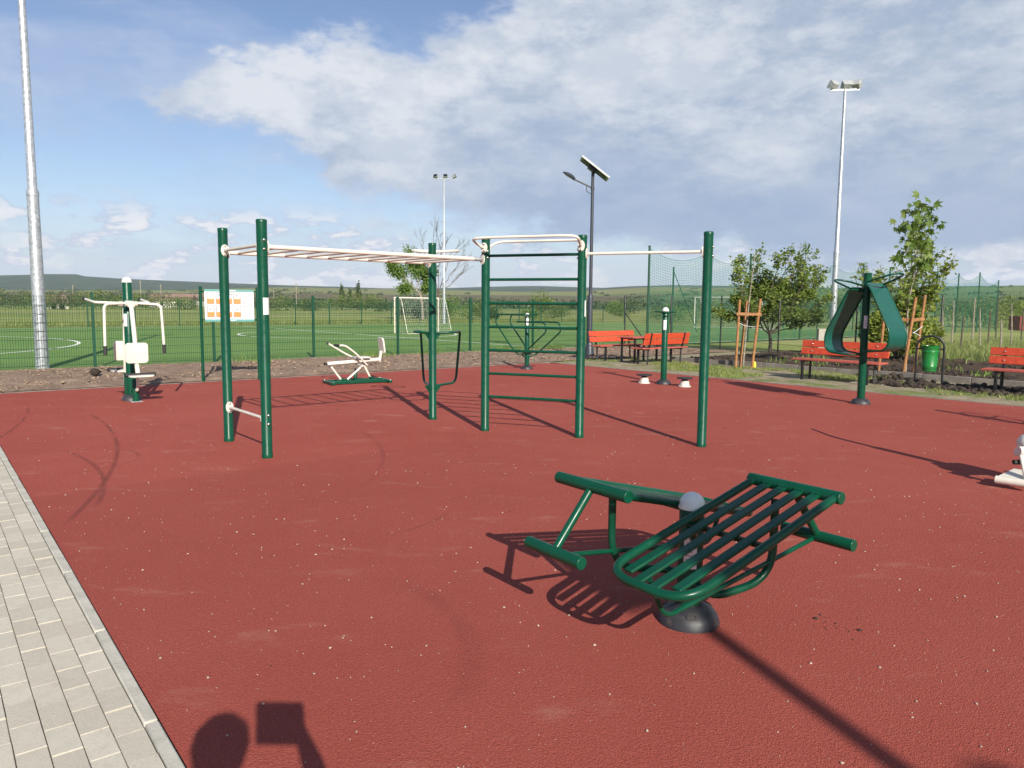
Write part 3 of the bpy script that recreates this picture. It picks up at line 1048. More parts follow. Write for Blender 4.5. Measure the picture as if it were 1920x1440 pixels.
def situp_bench():
    c = (.905, 3.645, 0)
    rz = math.atan2(.6, .8)
    t = thing('double_sit_up_bench', 'green double sit-up bench with slatted boards nearest the viewer', 'sit-up bench', c, rz)
    dome(t)
    cap_post(t, .585, .062)
    wrap_sticker(t, .062, .29, .47, -172, -112)
    for s in (1, -1):
        # local: u along the bench towards the knee bar, v sideways
        P = lambda u, v, z: Vector((s * u, -s * v, z))
        vc, hw = .298, .225
        zt, zh = .69, .425
        zof = lambda u: zh + (zt - zh) * (u + .66) / (.40 + .66)
        side = [P(.39, vc - hw, zof(.39)), P(-.67, vc - hw, zof(-.67)), P(-.67, vc + hw, zof(-.67)), P(.39, vc + hw, zof(.39))]
        MB().tube(fillet(side, .16, 9), .0205, 14).build('side_rail', M['green'], t)
        for k in range(4):
            v = vc - hw + (k + 1) * 2 * hw / 5
            e = -.655 if k in (1, 2) else -.615
            m = MB(); m.beam(P(e, v, zof(e)), P(.385, v, zof(.385)), .048, .017)
            m.build('slat', M['green'], t, bevel=.006)
            wb = MB()
            for dv in (-.018, -.006, .006, .018):
                wb.lathe([(.002, -.006), (.0075, -.002), (.0075, .003), (.003, .007)], P(.376, v + dv, zof(.376) + .010), 7)
            wb.build('weld_bead', M['green'], t)
        MB().tube([P(.405, vc - .255, zt), P(.405, vc + .255, zt)], .031, 18).build('knee_bar', M['green'], t, bevel=.003)
        MB().tube([P(.645, vc - .20, .40), P(.645, vc + .20, .40)], .031, 18).build('foot_bar', M['green'], t, bevel=.003)
        MB().tube([P(.42, vc, zt - .02), P(.64, vc, .41)], .021, 14).build('strut', M['green'], t)
        MB().tube(fillet([P(.63, vc - .015, .385), P(-.30, vc - .02, .265), P(-.50, vc - .02, .235), P(-.60, vc - .02, zof(-.6) - .01)], [.3, .07]), .0125, 10).build('brace_rod', M['green'], t)
        MB().tube(fillet([P(.27, vc - .01, zof(.27) - .01), P(.27, vc - .01, .25), P(-.06, vc - .10, .20), P(-.02, .03, .22)], [.17, .10], 9), .020, 14).build('support_tube', M['green'], t)
        m = MB().beam(P(-.1, vc - hw, zof(-.1) - .03), P(-.1, vc + hw, zof(-.1) - .03), .03, .02); m.build('cross_member', M['green'], t)
        MB().tube([P(-.1, vc - hw, zof(-.1) - .035), P(-.0, .03, .40)], .02, 12).build('bracket', M['green'], t)


situp_bench()


def chest_press():
    rz = math.atan2(-.766, .643)
    t = thing('double_chest_press', 'green post chest press machine with two white seats near the left lamp mast', 'press machine', (-6.19, 12.07, 0), rz)
    dome(t)
    cap_post(t, 1.90, .07)
    wrap_sticker(t, .07, 1.20, 1.40, -95, -30, False)
    m = MB(); m.add([(-.05, -.012, 1.86), (-.05, .012, 1.86), (-.19, .012, 1.62), (-.19, -.012, 1.62), (-.05, .012, 1.55), (-.05, -.012, 1.55)], [(0, 1, 2, 3), (3, 2, 4, 5), (0, 3, 5), (1, 4, 2), (0, 5, 4, 1)]); m.build('gusset', M['green'], t)
    for s in (1, -1):
        Q = lambda x, y, z: Vector((s * x, s * y, z))
        # pivot head on the post
        MB().beam(Q(.05, 0, 1.57), Q(.24, 0, 1.55), .11, .09).build('pivot_bracket', M['white'], t, bevel=.01)
        MB().tube([Q(.20, -.09, 1.56), Q(.20, .09, 1.56)], .04, 14).build('pivot_sleeve', M['white'], t)
        if s == 1:
            pts = [Q(.36, -.43, .78), Q(.33, -.41, 1.55), Q(.22, -.1, 1.57), Q(.22, .1, 1.57), Q(.33, .41, 1.55), Q(.36, .43, .78)]
        else:
            pts = [Q(1.05, -.43, 1.64), Q(.33, -.41, 1.58), Q(.22, -.1, 1.57), Q(.22, .1, 1.57), Q(.33, .41, 1.58), Q(1.05, .43, 1.64)]
        MB().tube(fillet(pts, [.08, .05, .05, .08]), .021, 12).build('push_lever', M['white'], t)
        for p, q in ((pts[0], pts[1]), (pts[-1], pts[-2])):
            d = (q - p).normalized()
            MB().tube([p - d * .015, p + d * .13], .026, 12).build('grip', M['rubber'], t)
        # hanging seat frame: tube from the pivot down past the backrest to the seat
        MB().tube(fillet([Q(.21, 0, 1.55), Q(.27 + (.08 if s > 0 else 0), 0, 1.0), Q(.30 + (.10 if s > 0 else 0), 0, .60), Q(.36 + (.10 if s > 0 else 0), 0, .44)], .2), .034, 14).build('seat_tube', M['white'], t)
        Mx = Matrix.Rotation(R(90) * s if s > 0 else R(-90), 3, 'Z')
        ex = .10 if s > 0 else 0
        MB().slab(.33, .32, .03, Q(.335 + ex, 0, .79), Mx, .05).build('backrest', M['white'], t)
        Ms = Mx @ Matrix.Rotation(R(90), 3, 'X')
        MB().slab(.36, .32, .028, Q(.50 + ex, 0, .445), Ms, .06).build('seat', M['white'], t)
        MB().tube(fillet([Q(.40, 0, .43), Q(.42, 0, .30), Q(.36, 0, .18), Q(.29, 0, .21)], .08), .022, 10).build('seat_link', M['white'], t)
        MB().lathe([(.05, 0), (.05, .42), (.046, .43)], Q(.26, 0, 0), 16).build('support_column', M['green'], t)
        MB().box(Q(.26, 0, .006), (.17, .17, .012)).build('foot_plate', M['galv'], t, bevel=.003)
        MB().tube([Q(.60, -.22, .46), Q(.60, .22, .46)], .03, 12).build('foot_grip', M['rubber'], t)
        MB().tube([Q(.52, 0, .43), Q(.60, 0, .46)], .016, 10).build('foot_grip_stem', M['white'], t)


chest_press()


def rower():
    rz = R(31)
    t = thing('rowing_machine', 'white rowing machine with green base frame beside the soil bed', 'rowing machine', (-3.63, 14.72, 0), rz)
    for x in (0, 1.18):
        MB().box((x, 0, .035), (.07, .62, .05)).build('base_crossbar', M['green'], t, bevel=.004)
    for s in (-1, 1):
        MB().box((.59, s * .16, .045), (1.12, .05, .06)).build('base_rail', M['green'], t, bevel=.004)
        bolts(t, [((x, s * .29, .06), (0, 0, 1)) for x in (0, 1.18)])
    for s, a, b_, nm in ((-1, (.22, -.14, .07), (.02, -.10, .36), 'leg'), (-1, (.30, -.14, .07), (.66, -.14, .37), 'leg'), (1, (.92, .14, .07), (.74, .14, .42), 'leg'), (1, (.30, .14, .07), (.05, .10, .36), 'leg')):
        MB().tube([a, b_], .021, 12).build(nm, M['white'], t)
        MB().box((a[0], a[1], .085), (.07, .045, .05)).build('leg_bracket', M['green'], t, bevel=.004)
    MB().beam((-.03, 0, .415), (1.08, 0, .475), .075, .06).build('seat_beam', M['white'], t, bevel=.008)
    MB().box((-.06, 0, .41), (.05, .10, .05)).build('end_cap', M['rubber'], t, bevel=.008)
    MB().box((.66, 0, .52), (.34, .26, .03)).build('seat', M['white'], t, bevel=.012)
    MB().beam((1.06, 0, .42), (1.09, 0, .64), .06, .045, (1, 0, 0)).build('backrest_stem', M['white'], t, bevel=.006)
    Mb = Matrix.Rotation(R(90), 3, 'Z') @ Matrix.Rotation(R(-8), 3, 'X')
    MB().slab(.30, .33, .035, (1.11, 0, .75), Mb, .06).build('backrest', M['white'], t)
    for s in (-1, 1):
        y = s * .25
        MB().tube(fillet([(.12, y, .78), (.26, y, .78), (.50, y, .60), (.74, y * .6, .37)] if s < 0 else [(.06, y, .80), (.14, y, .76), (.46, y, .56), (.86, y * .6, .38)], .18), .019, 12).build('handle_lever', M['white'], t)
        e = (.10, y, .78) if s < 0 else (.05, y, .80)
        MB().tube([(e[0] - .02, y - .10 * s, e[2]), (e[0] + .02, y + .03 * s, e[2])], .026, 12).build('grip', M['rubber'], t)
    MB().tube([(.62, -.2, .36), (.62, .2, .37)], .018, 10).build('axle', M['white'], t)
    MB().lathe([(.035, 0), (.035, .20), (.02, .22), (.02, .27)], (.66, .32, 0), 14).build('foot_post', M['green'], t)


rower()


def info_board():
    p, q = Vector((-6.23, 14.99, 0)), Vector((-5.27, 15.50, 0))
    d = q - p
    t = thing('information_board', 'white exercise information board with orange pictogram cards on green posts', 'information board', p, math.atan2(d.y, d.x))
    w = d.length
    for x in (0, w):
        MB().lathe([(.030, 0), (.030, 1.885), (.033, 1.888), (.033, 1.905), (.02, 1.915)], (x, 0, 0), 16).build('post', M['green'], t)
        for z in (1.25, 1.82):
            MB().box((.045 if x == 0 else w - .045, 0, z), (.05, .02, .03)).build('clamp', M['green'], t, bevel=.003)
    pw, z0, z1 = w - .14, 1.21, 1.86
    MB().box((w / 2, 0, (z0 + z1) / 2), (pw, .012, z1 - z0)).build('panel', M['board_white'], t, bevel=.002)
    f = -.0085
    MB().box((w / 2, f, z1 - .022), (pw, .004, .042)).build('header_strip', M['teal'], t)
    MB().box((w / 2 + .04, f - .003, z1 - .022), (.17, .003, .016)).build('header_text', M['board_white'], t)
    MB().box((w / 2, f, z0 + .024), (pw, .004, .046)).build('footer_strip', M['teal'], t)
    MB().box((w / 2 + .06, f - .003, z0 + .026), (.12, .003, .012)).build('footer_text', M['board_white'], t)
    x0 = w / 2 - pw / 2
    for r in range(2):
        for c in range(4):
            cx, cz = x0 + .115 + c * .168, z1 - .175 - r * .265
            MB().slab(.142, .235, .003, (cx, f + .0005, cz), None, .025).build('card_outline', M['print_grey'], t)
            MB().slab(.118, .211, .003, (cx, f - .002, cz), None, .02).build('card_face', M['board_white'], t)
            MB().slab(.130, .098, .003, (cx, f - .0045, cz - .063), None, .02).build('card_caption', M['orange'], t)
            pg = MB()
            k = (r * 4 + c)
            rs = random.Random(k)
            pts = [(cx + rs.uniform(-.035, .035), f - .004, cz + .02 + rs.uniform(0, .06)) for _ in range(4)]
            for u, v in zip(pts[:-1], pts[1:]): pg.tube([u, v], .0045, 5)
            pg.tube([pts[0], (pts[0][0] + .012, f - .004, pts[0][2] + .012)], .010, 6)
            pg.build('pictogram', M['teal' if c == 1 else 'print_grey'], t)
    tx = x0 + .115 + 3 * .168 + .10
    tl = MB()
    for i in range(15):
        if i in (2, 5, 9, 12): continue
        L_ = random.uniform(.09, .19)
        tl.box((tx + L_ / 2, f, z1 - .10 - i * .030), (L_, .003, .007))
    tl.build('text_lines', M['print_grey'], t)


info_board()


def dip_station():
    t = thing('double_dip_station', 'green double dip station with bent parallel bars seen behind the wall bars', 'dip station', (.37, 18.74, 0), R(130))
    dome(t)
    cap_post(t, 1.33, .057)
    wrap_sticker(t, .057, 1.10, 1.28, 110, 170, False)
    for s, zt in ((1, 1.36), (-1, 1.19)):
        for y in (-.24, .24):
            pts = [(-s * .12, y, zt), (s * .92, y, zt), (s * .96, y, zt - .22), (s * .28, y, .50), (s * .06, y * .95, .36), (s * .02, y * .2, .40 if s > 0 else .30)]
            MB().tube(fillet(pts, [.12, .07, .16, .10]), .0195, 10).build('dip_bar', M['green'], t)
        MB().tube([(-s * .08, -.24, zt), (-s * .08, .24, zt)], .017, 10).build('cross_bar', M['green'], t)


dip_station()


def twister():
    t = thing('waist_twister', 'green post waist twister with two swivel foot discs right of the wall bars', 'waist twister', (3.13, 15.36, 0), 0)
    dome(t)
    cap_post(t, 1.50, .062)
    wrap_sticker(t, .062, 1.12, 1.32, -135, -75, False)
    ring = [(.22 * math.cos(R(a)), .22 * math.sin(R(a)), 1.485) for a in range(0, 360, 12)]
    MB().tube(ring, .014, 10, closed=True).build('hand_ring', M['green'], t)
    for a in (0, 120, 240):
        MB().tube([(.05 * math.cos(R(a)), .05 * math.sin(R(a)), 1.47), (.22 * math.cos(R(a)), .22 * math.sin(R(a)), 1.485)], .012, 8).build('spoke', M['green'], t)
    MB().lathe([(.085, 1.455), (.085, 1.47), (.066, 1.475)], (0, 0, 0), 20).build('collar', M['green'], t)
    for x, y in ((-.37, .16), (.33, -.47)):
        MB().lathe([(.125, 0), (.125, .02), (.10, .03), (.085, .11), (.09, .12)], (x, y, 0), 20).build('disc_pedestal', M['white'], t)
        for k in range(4):
            a = R(45 + 90 * k)
            MB().lathe([(.012, 0), (.012, .02)], (x + .11 * math.cos(a), y + .11 * math.sin(a), .02), 8).build('pedestal_bolt', M['bolt'], t)
        MB().lathe([(.06, .12), (.06, .155), (.155, .16), (.16, .165), (.16, .18), (.15, .184)], (x, y, 0), 26).build('foot_disc', M['rubber'], t)


twister()


def stretcher():
    t = thing('double_back_stretcher', 'tall green back stretcher with two curved sheet loops left of the litter bin', 'back stretcher', (5.84, 12.41, 0), R(-60))
    dome(t)
    MB().lathe([(.062, 0), (.062, 2.14), (.064, 2.142), (.064, 2.165), (.055, 2.17)], (0, 0, 0), 24).build('post', M['green'], t)
    wrap_sticker(t, .062, 1.26, 1.47, -75, -25, True)
    hw = .225
    for s in (1, -1):
        dz = 0 if s > 0 else -.07
        Q = lambda x, y, z: Vector((s * x, s * y, z + dz))
        prof_ = fillet([(.10, 0, 2.00), (.20, 0, 1.93), (.60, 0, 1.20), (.56, 0, .93), (.30, 0, .90)], [.06, .22, .17], 10)
        vs, fs = [], []
        n = len(prof_)
        for k, th in ((0, 0.0), (1, .006)):
            for i, p in enumerate(prof_):
                a = prof_[min(i + 1, n - 1)] - prof_[max(i - 1, 0)]
                nr = Vector((a.z, 0, -a.x)).normalized()
                for y in (-hw, hw):
                    q = p - nr * th
                    vs.append(Q(q.x, y, q.z))
        for k in range(2):
            for i in range(n - 1):
                o = k * 2 * n + 2 * i
                f = (o, o + 1, o + 3, o + 2)
                fs.append(f if k == 0 else f[::-1])
        for i in range(n - 1):
            for e in (0, 1):
                fs.append((2 * i + e, 2 * i + 2 + e, 2 * n + 2 * i + 2 + e, 2 * n + 2 * i + e))
        MB().add(vs, fs).build('curved_sheet', M['green_sheet'], t)
        for y in (-hw, hw):
            edge_ = [Q(p.x, y, p.z) for p in prof_] + [Q(.12, y * .8, .885), Q(.03, y * .2, .89)]
            MB().tube(edge_, .016, 10).build('edge_tube', M['green'], t)
        MB().tube(fillet([Q(.05, -.03, 1.96), Q(.10, -hw, 2.00), Q(.50, -hw * .85, 2.12), Q(.60, 0, 2.15), Q(.50, hw * .85, 2.12), Q(.14, hw, 1.98)], [.05, .1, .13, .13]), .016, 10).build('hand_loop', M['green'], t)
        MB().tube([Q(.04, 0, 1.94), Q(.16, 0, 1.95)], .022, 10).build('bracket', M['green'], t)
        MB().tube([Q(.14, -hw, 1.96), Q(.14, hw, 1.96)], .016, 10).build('cross_bar', M['green'], t)


stretcher()


def stepper():
    """cream machine that only just enters the picture at the right edge"""
    t = thing('air_walker', 'cream walking trainer cut off by the right edge of the picture', 'walking trainer', (4.785, 6.62, 0), R(0))
    dome(t)
    MB().lathe([(.057, 0), (.057, 1.05), (.05, 1.06)], (0, 0, 0), 20).build('post', M['green'], t)
    for s in (1, -1):
        y = s * .05
        MB().tube(fillet([(0, y, 1.0), (.02, y, 1.45), (.16, y + s * .12, 1.72)], .15), .02, 10).build('hand_lever', M['white'], t)
    MB().lathe([(.02, -.06), (.075, -.05), (.105, 0), (.10, .04), (.07, .085), (.02, .105)], (-.14, -.02, .38), 18).build('housing', M['white'], t)
    MB().box((.02, 0, .42), (.34, .16, .26)).build('frame_casing', M['green'], t, bevel=.03)
    MB().beam((-.28, -.05, .32), (0, 0, .30), .06, .06).build('housing_arm', M['white'], t, bevel=.01)
    MB().beam((-.27, -.12, .33), (-.25, -.20, .08), .07, .03, (0, 1, 0)).build('crank_arm', M['white'], t, bevel=.012)
    MB().tube([(-.31, -.12, .345), (-.21, -.11, .345)], .04, 14).build('crank_sleeve', M['white'], t)
    MB().tube([(-.33, -.10, .24), (-.26, -.10, .24)], .022, 10).build('stop_bolt', M['rubber'], t)
    MB().tube([(-.445, -.04, .07), (-.44, -.045, .07), (-.26, -.23, .07), (-.255, -.235, .07)], [.02, .036, .036, .02], 16).build('pedal_tube', M['white'], t)
    MB().add([(-.43, -.05, .10), (-.26, -.22, .10), (-.12, -.05, .15), (-.22, .05, .15), (-.43, -.05, .085), (-.26, -.22, .085), (-.12, -.05, .135), (-.22, .05, .135)],
             [(0, 1, 2, 3), (7, 6, 5, 4), (0, 4, 5, 1), (1, 5, 6, 2), (2, 6, 7, 3), (3, 7, 4, 0)]).build('pedal_plate', M['white'], t)
    MB().tube([(.30, .10, .10), (.55, .02, .10)], .036, 14).build('pedal_tube', M['white'], t)
    MB().beam((.28, .05, .34), (.36, .06, .10), .06, .025, (0, 1, 0)).build('crank_arm', M['white'], t, bevel=.008)


stepper()

t = thing('shoulder_wheel_machine', 'shoulder wheel machine outside the right edge, seen only by its shadow', 'exercise machine', (7.55, 9.16, 0), R(-50))
dome(t)
cap_post(t, 1.42, .057)
MB().tube([(.30, .28 * math.cos(R(a)), 1.15 + .28 * math.sin(R(a))) for a in range(0, 360, 15)], .014, 8, closed=True).build('wheel_ring', M['white'], t)
MB().tube([(0, 0, 1.15), (.32, 0, 1.15)], .02, 10).build('axle', M['white'], t)
for a in (0, 60, 120):
    MB().tube([(.30, .28 * math.cos(R(a)), 1.15 + .28 * math.sin(R(a))), (.30, -.28 * math.cos(R(a)), 1.15 - .28 * math.sin(R(a)))], .012, 8).build('spoke', M['white'], t)


# ------------------------------------------------------------------ benches, table, bin
def make_bench():
    t = empty('park_bench', (0, 0, 0))
    L_ = 1.95
    for x in (-.72, .72):
        MB().beam((x, -.17, 0), (x, -.17, .42), .05, .05, (0, 1, 0)).build('leg', M['black'], t, bevel=.004)
        MB().tube([(x, .16, 0), (x, .18, .42)], .03, 4).build('leg', M['black'], t)
        MB().beam((x, -.20, .415), (x, .22, .415), .05, .04).build('seat_support', M['black'], t, bevel=.004)
        MB().beam((x, .19, .40), (x, .30, .875), .05, .04, (0, 1, 0)).build('back_support', M['black'], t, bevel=.004)
    for k, y in enumerate((-.145, .015, .175)[:2] + (.165,)):
        MB().box((0, -.15 + k * .152, .452), (L_, .142, .036)).build('seat_slat', M['slat_dull'], t, bevel=.006)
    Mr = Matrix.Rotation(R(-13), 3, 'X')
    for z in (.625, .79):
        MB().box((0, .212 + (z - .55) * .23, z), (L_, .034, .15), Mr).build('back_slat', M['slat'], t, bevel=.006)
        bl = [((x, .19 + (z - .55) * .23, z), (0, -1, .2)) for x in (-.72, .72)]
        bolts(t, bl)
    return t


b0 = make_bench()
spots = [((3.14, 22.14), 40, 'red slat bench behind the small table, next to the dark lamp post'),
         ((4.15, 21.0), 220, 'red slat bench seen from behind on the near side of the small table'),
         ((7.07, 16.18), -50, 'red slat bench behind the back stretcher, left of the litter bin'),
         ((9.74, 13.62), -50, 'red slat bench cut off by the right edge, right of the litter bin')]
for i, (p, rz, lab) in enumerate(spots):
    o = b0 if i == 0 else copy_tree(b0)
    o.location = (p[0], p[1], .0)
    o.rotation_euler = (0, 0, R(rz))
    tag(o, lab, 'bench', 'red slat park benches')

t = thing('picnic_table', 'low red topped table on black legs between two red benches', 'table', (3.66, 21.5, 0), R(40))
for k in range(5):
    MB().box((0, -.24 + k * .12, .72), (1.25, .112, .034)).build('table_slat', M['slat_dull'], t, bevel=.005)
for x in (-.48, .48):
    for y in (-.24, .24):
        MB().beam((x, y, 0), (x, y, .70), .05, .05, (1, 0, 0)).build('leg', M['black'], t, bevel=.004)
    MB().beam((x, -.29, .685), (x, .29, .685), .05, .035).build('top_support', M['black'], t, bevel=.004)
MB().beam((-.48, 0, .66), (.48, 0, .66), .04, .03).build('stretcher', M['black'], t, bevel=.004)


def litter_bin():
    t = thing('litter_bin', 'bright green round litter bin hung in a black arched frame', 'litter bin', (8.74, 15.61, 0), R(-28))
    hw = .25
    pts = [(-hw, 0, 0), (-hw, 0, .80)] + [(-hw * math.cos(R(a)), 0, .80 + hw * .92 * math.sin(R(a))) for a in range(15, 180, 15)] + [(hw, 0, .80), (hw, 0, 0)]
    MB().tube(pts, .022, 12).build('arch_frame', M['black'], t)
    r0, r1, z0, z1 = .135, .165, .29, .83
    prof_ = [(r0 * .9, z0), (r0, z0 + .01), (r0 + .004, z0 + .10), (r0 + .010, z0 + .105), (r0 + .010, z0 + .115), (r0 + .007, z0 + .12), (r1 - .008, z1 - .14), (r1 - .002, z1 - .135), (r1 - .002, z1 - .125), (r1 - .004, z1 - .12), (r1, z1 - .01), (r1 + .008, z1), (r1 - .004, z1), (r1 - .012, z1 - .02), (r0 - .01, z0 + .02)]
    MB().lathe(prof_, (0, 0, 0), 32).build('bin_body', M['bin'], t)
    hole = MB()
    for z, rr in ((z1 - .065, r1 - .001), (z0 + .06, r0 + .004)):
        for k in range(20):
            a = 2 * math.pi * k / 20
            n = Vector((math.cos(a), math.sin(a), 0))
            hole.lathe([(.013, 0), (.013, .003)], n * (rr - .001) + Vector((0, 0, z)), 8, n.to_track_quat('Z', 'Y').to_matrix())
    hole.build('perforations', M['rubber'], t)
    for s in (-1, 1):
        MB().tube([(s * .16, 0, .76), (s * hw, 0, .76)], .016, 8).build('hinge', M['black'], t)


litter_bin()


# ------------------------------------------------------------------ lamps and masts
def solar_lamp(loc, label, h=5.75, arm_rot=0.0, arm_drop=0.0, paz=0.0, pl=1.02, pw=.66):
    t = thing('solar_street_lamp', label, 'street lamp', loc, 0, 'solar street lamps')
    MB().lathe([(.20, 0), (.20, .02), (.165, .03), (.12, .36), (.10, .42)], (0, 0, 0), 20).build('base_shroud', M['lamp_grey'], t)
    MB().lathe([(.082, .0), (.080, 1.85), (.078, 1.86), (.060, 1.95), (.056, 2.0), (.048, h), (.03, h + .01)], (0, 0, 0), 16).build('pole', M['lamp_grey'], t)
    # solar panel sloping down to the right (south)
    Mp = Matrix.Rotation(paz, 3, 'Z') @ Matrix.Rotation(R(37), 3, 'Y')
    c = Matrix.Rotation(paz, 3, 'Z') @ Vector((.06, 0, h + .12))
    MB().box(c, (pl, pw, .035), Mp).build('solar_panel', M['glass_dark'], t, bevel=.004)
    fr = MB()
    for s in (-1, 1):
        fr.box(c + Mp @ Vector((0, s * (pw / 2 + .005), -.006)), (pl + .04, .03, .055), Mp)
        fr.box(c + Mp @ Vector((s * (pl / 2 + .01), 0, -.006)), (.03, pw - .02, .055), Mp)
    fr.build('panel_frame', M['lamp_housing'], t)
    for s in (-1, 1):
        MB().box(c + Mp @ Vector((0, s * .16, -.045)), (pl * .88, .035, .03), Mp).build('panel_rail', M['lamp_grey'], t)
    MB().box(c + Mp @ Vector((-.05, 0, -.09)), (.30, .26, .07), Mp).build('battery_box', M['lamp_grey'], t, bevel=.01)
    za = h - .42 - arm_drop
    RA = Matrix.Rotation(arm_rot, 3, 'Z')
    W = lambda *p: RA @ Vector(p)
    MB().tube([W(0, 0, za - .06), W(-.58, -.03, za + .20)], .025, 12).build('arm', M['lamp_grey'], t)
    MB().tube(fillet([W(-.19, -.01, za + .02), W(-.19, -.01, za - .16), W(0, 0, za - .27)], .06), .012, 8).build('arm_brace', M['lamp_grey'], t)
    MB().lathe([(.06, -.05), (.06, .05)], (0, 0, za - .06), 14).build('arm_collar', M['lamp_grey'], t)
    # lamp head: flat tapered shell
    d = W(-.86, -.05, .50).normalized(); sd = W(0, 1, 0); up = sd.cross(d) * 1
    if up.z < 0: up = -up
    vs, fs = [], []
    secs = [(0, .05, .05, .04), (.10, .11, .085, .03), (.25, .14, .09, .02), (.38, .11, .05, .015), (.44, .05, .02, .01)]
    o = W(-.56, -.03, za + .19)
    for u, w_, hh, lo_ in secs:
        for k in range(12):
            a = 2 * math.pi * k / 12
            zc = math.sin(a)
            vs.append(o + d * u + sd * w_ * math.cos(a) + up * (zc * (hh if zc > 0 else lo_)))
    for i in range(len(secs) - 1):
        for k in range(12):
            m = (k + 1) % 12
            fs.append((i * 12 + k, i * 12 + m, (i + 1) * 12 + m, (i + 1) * 12 + k))
    fs += [tuple(range(12))[::-1], tuple((len(secs) - 1) * 12 + k for k in range(12))]
    MB().add(vs, fs).build('lamp_head', M['lamp_grey'], t)
    MB().box(o + d * .25 - up * .022, (.20, .16, .01), Matrix((d, sd, up)).transposed()).build('lamp_lens', M['lamp_housing'], t)
    return t


solar_lamp((2.47, 23.9, 0), 'dark grey solar street lamp with tilted panel behind the wall bars')
solar_lamp((4.06, -5.75, 0), 'solar street lamp behind the viewer whose shadow crosses the red court', 5.80, R(125), .69, R(-60), .52, .70)


def flood_mast(loc, h, heads, label, rot=0.0, r0=.14, joint=2.75):
    t = thing('floodlight_mast', label, 'floodlight mast', loc, rot, 'floodlight masts of the pitch')
    MB().lathe([(r0 * 1.02, -.1), (r0 * .86, joint - .12), (r0 * .85, joint - .1)], (0, 0, 0), 24).build('lower_pole', M['galv'], t)
    MB().lathe([(r0 * .92, joint - .10), (r0 * .92, joint), (r0 * .70, joint + .06), (r0 * .42, h)], (0, 0, 0), 24).build('upper_pole', M['galv'], t)
    xa = [q[0] for q in heads]
    MB().box(((min(xa) + max(xa)) / 2, 0, h - .05), (max(xa) - min(xa) + .24, .06, .06)).build('crossarm', M['galv'], t)
    for k, (x, yaw, tilt) in enumerate(heads):
        Mr = Matrix.Rotation(R(yaw), 3, 'Z') @ Matrix.Rotation(R(tilt), 3, 'X')
        c = Vector((x, 0, h + .15))
        m = MB()
        pr = [(-.20, -.16), (.20, -.16), (.20, .16), (-.20, .16)]
        pr2 = [(-.13, -.10), (.13, -.10), (.13, .10), (-.13, .10)]
        vs = [c + Mr @ Vector((a, -.10, b_)) for a, b_ in pr] + [c + Mr @ Vector((a, -.02, b_)) for a, b_ in pr] + [c + Mr @ Vector((a, .14, b_)) for a, b_ in pr2]
        fs = [(0, 1, 2, 3)] + [(i, i + 4, (i + 1) % 4 + 4, (i + 1) % 4) for i in range(4)] + [(i + 4, i + 8, (i + 1) % 4 + 8, (i + 1) % 4 + 4) for i in range(4)] + [(11, 10, 9, 8)]
        hd = m.add(vs, fs).build('floodlight', M['lamp_housing'], t, bevel=.006)
        MB().box(c + Mr @ Vector((0, -.105, 0)), (.35, .012, .28), Mr).build('floodlight_glass', M['glass_dark'], hd)
        MB().tube([(x - .1, 0, h - .02), c + Mr @ Vector((-.19, .02, 0))], .02, 8).build('floodlight_yoke', M['galv'], t)
        MB().tube([(x + .1, 0, h - .02), c + Mr @ Vector((.19, .02, 0))], .02, 8).build('floodlight_yoke', M['galv'], t)
    return t


flood_mast((-11.30, 17.90, 0), 11.0, [(-.6, 180, -30), (0, 180, -30), (.6, 180, -30)], 'tall thick galvanised floodlight mast at the left edge of the picture', R(40), .145, 4.15)
flood_mast((-6.05, 66.2, 0), 12.55, [(-.72, -20, -35), (.12, 15, -35), (.9, 75, -30)], 'slim far floodlight mast with three lamps behind the portable goal', R(-5), .13, 3.6)
flood_mast((13.25, 31.0, 0), 10.35, [(-.45, 215, -38), (.05, 180, -40), (.42, 150, -45)], 'galvanised floodlight mast behind the leafy shrub on the right', R(-8), .13, 3.9)


# ------------------------------------------------------------------ fences
SP, FH = 2.85, 1.74
def panel_mesh(w, h, wire, vstep):
    mb = MB()
    n = int(w / vstep)
    for i in range(n + 1):
        x = i * w / n
        mb.tube([(x, 0, .06), (x, 0, h)], wire, 3, cap=False)
    for z in np.linspace(.08, h - .03, 9):
        for dy in (-.006, .006):
            mb.tube([(0, dy, z), (w, dy, z)], wire * 1.25, 3, cap=False)
    return mb


pmesh = panel_mesh(SP - .06, FH, .0040, .05).mesh('mesh_panel', None); pmesh.materials.append(M['fence_green'])
pmesh_far = panel_mesh(SP - .06, FH, .0065, .10).mesh('mesh_panel', None); pmesh_far.materials.append(M['fence_green'])
fpost = MB().box((0, 0, FH / 2 + .02), (.062, .062, FH + .14)).mesh('post'); fpost.materials.append(M['fence_green'])


def mesh_fence(label, p, dirv, n, far=False):
    t = thing('welded_mesh_fence', label, 'fence', p, math.atan2(dirv[1], dirv[0]))
    for i in range(n + 1):
        inst('post', fpost, t, (i * SP, 0, 0))
        if i < n:
            o = inst('mesh_panel', pmesh_far if far else pmesh, t, (i * SP + .03, 0, 0))
            tag(o, kind='stuff')
    return t


mesh_fence('near green welded mesh fence between the soil bed and the pitch', ab(3.88 - SP * 7, 20.45), ab(1, 0), 13)
mesh_fence('far green welded mesh fence along the other side of the pitch', ab(-24.0, 55.3), ab(1, 0), 28, True)
mesh_fence('green welded mesh fence behind the far right end of the pitch', ab(56.0, 55.3), ab(0, -1), 11, True)


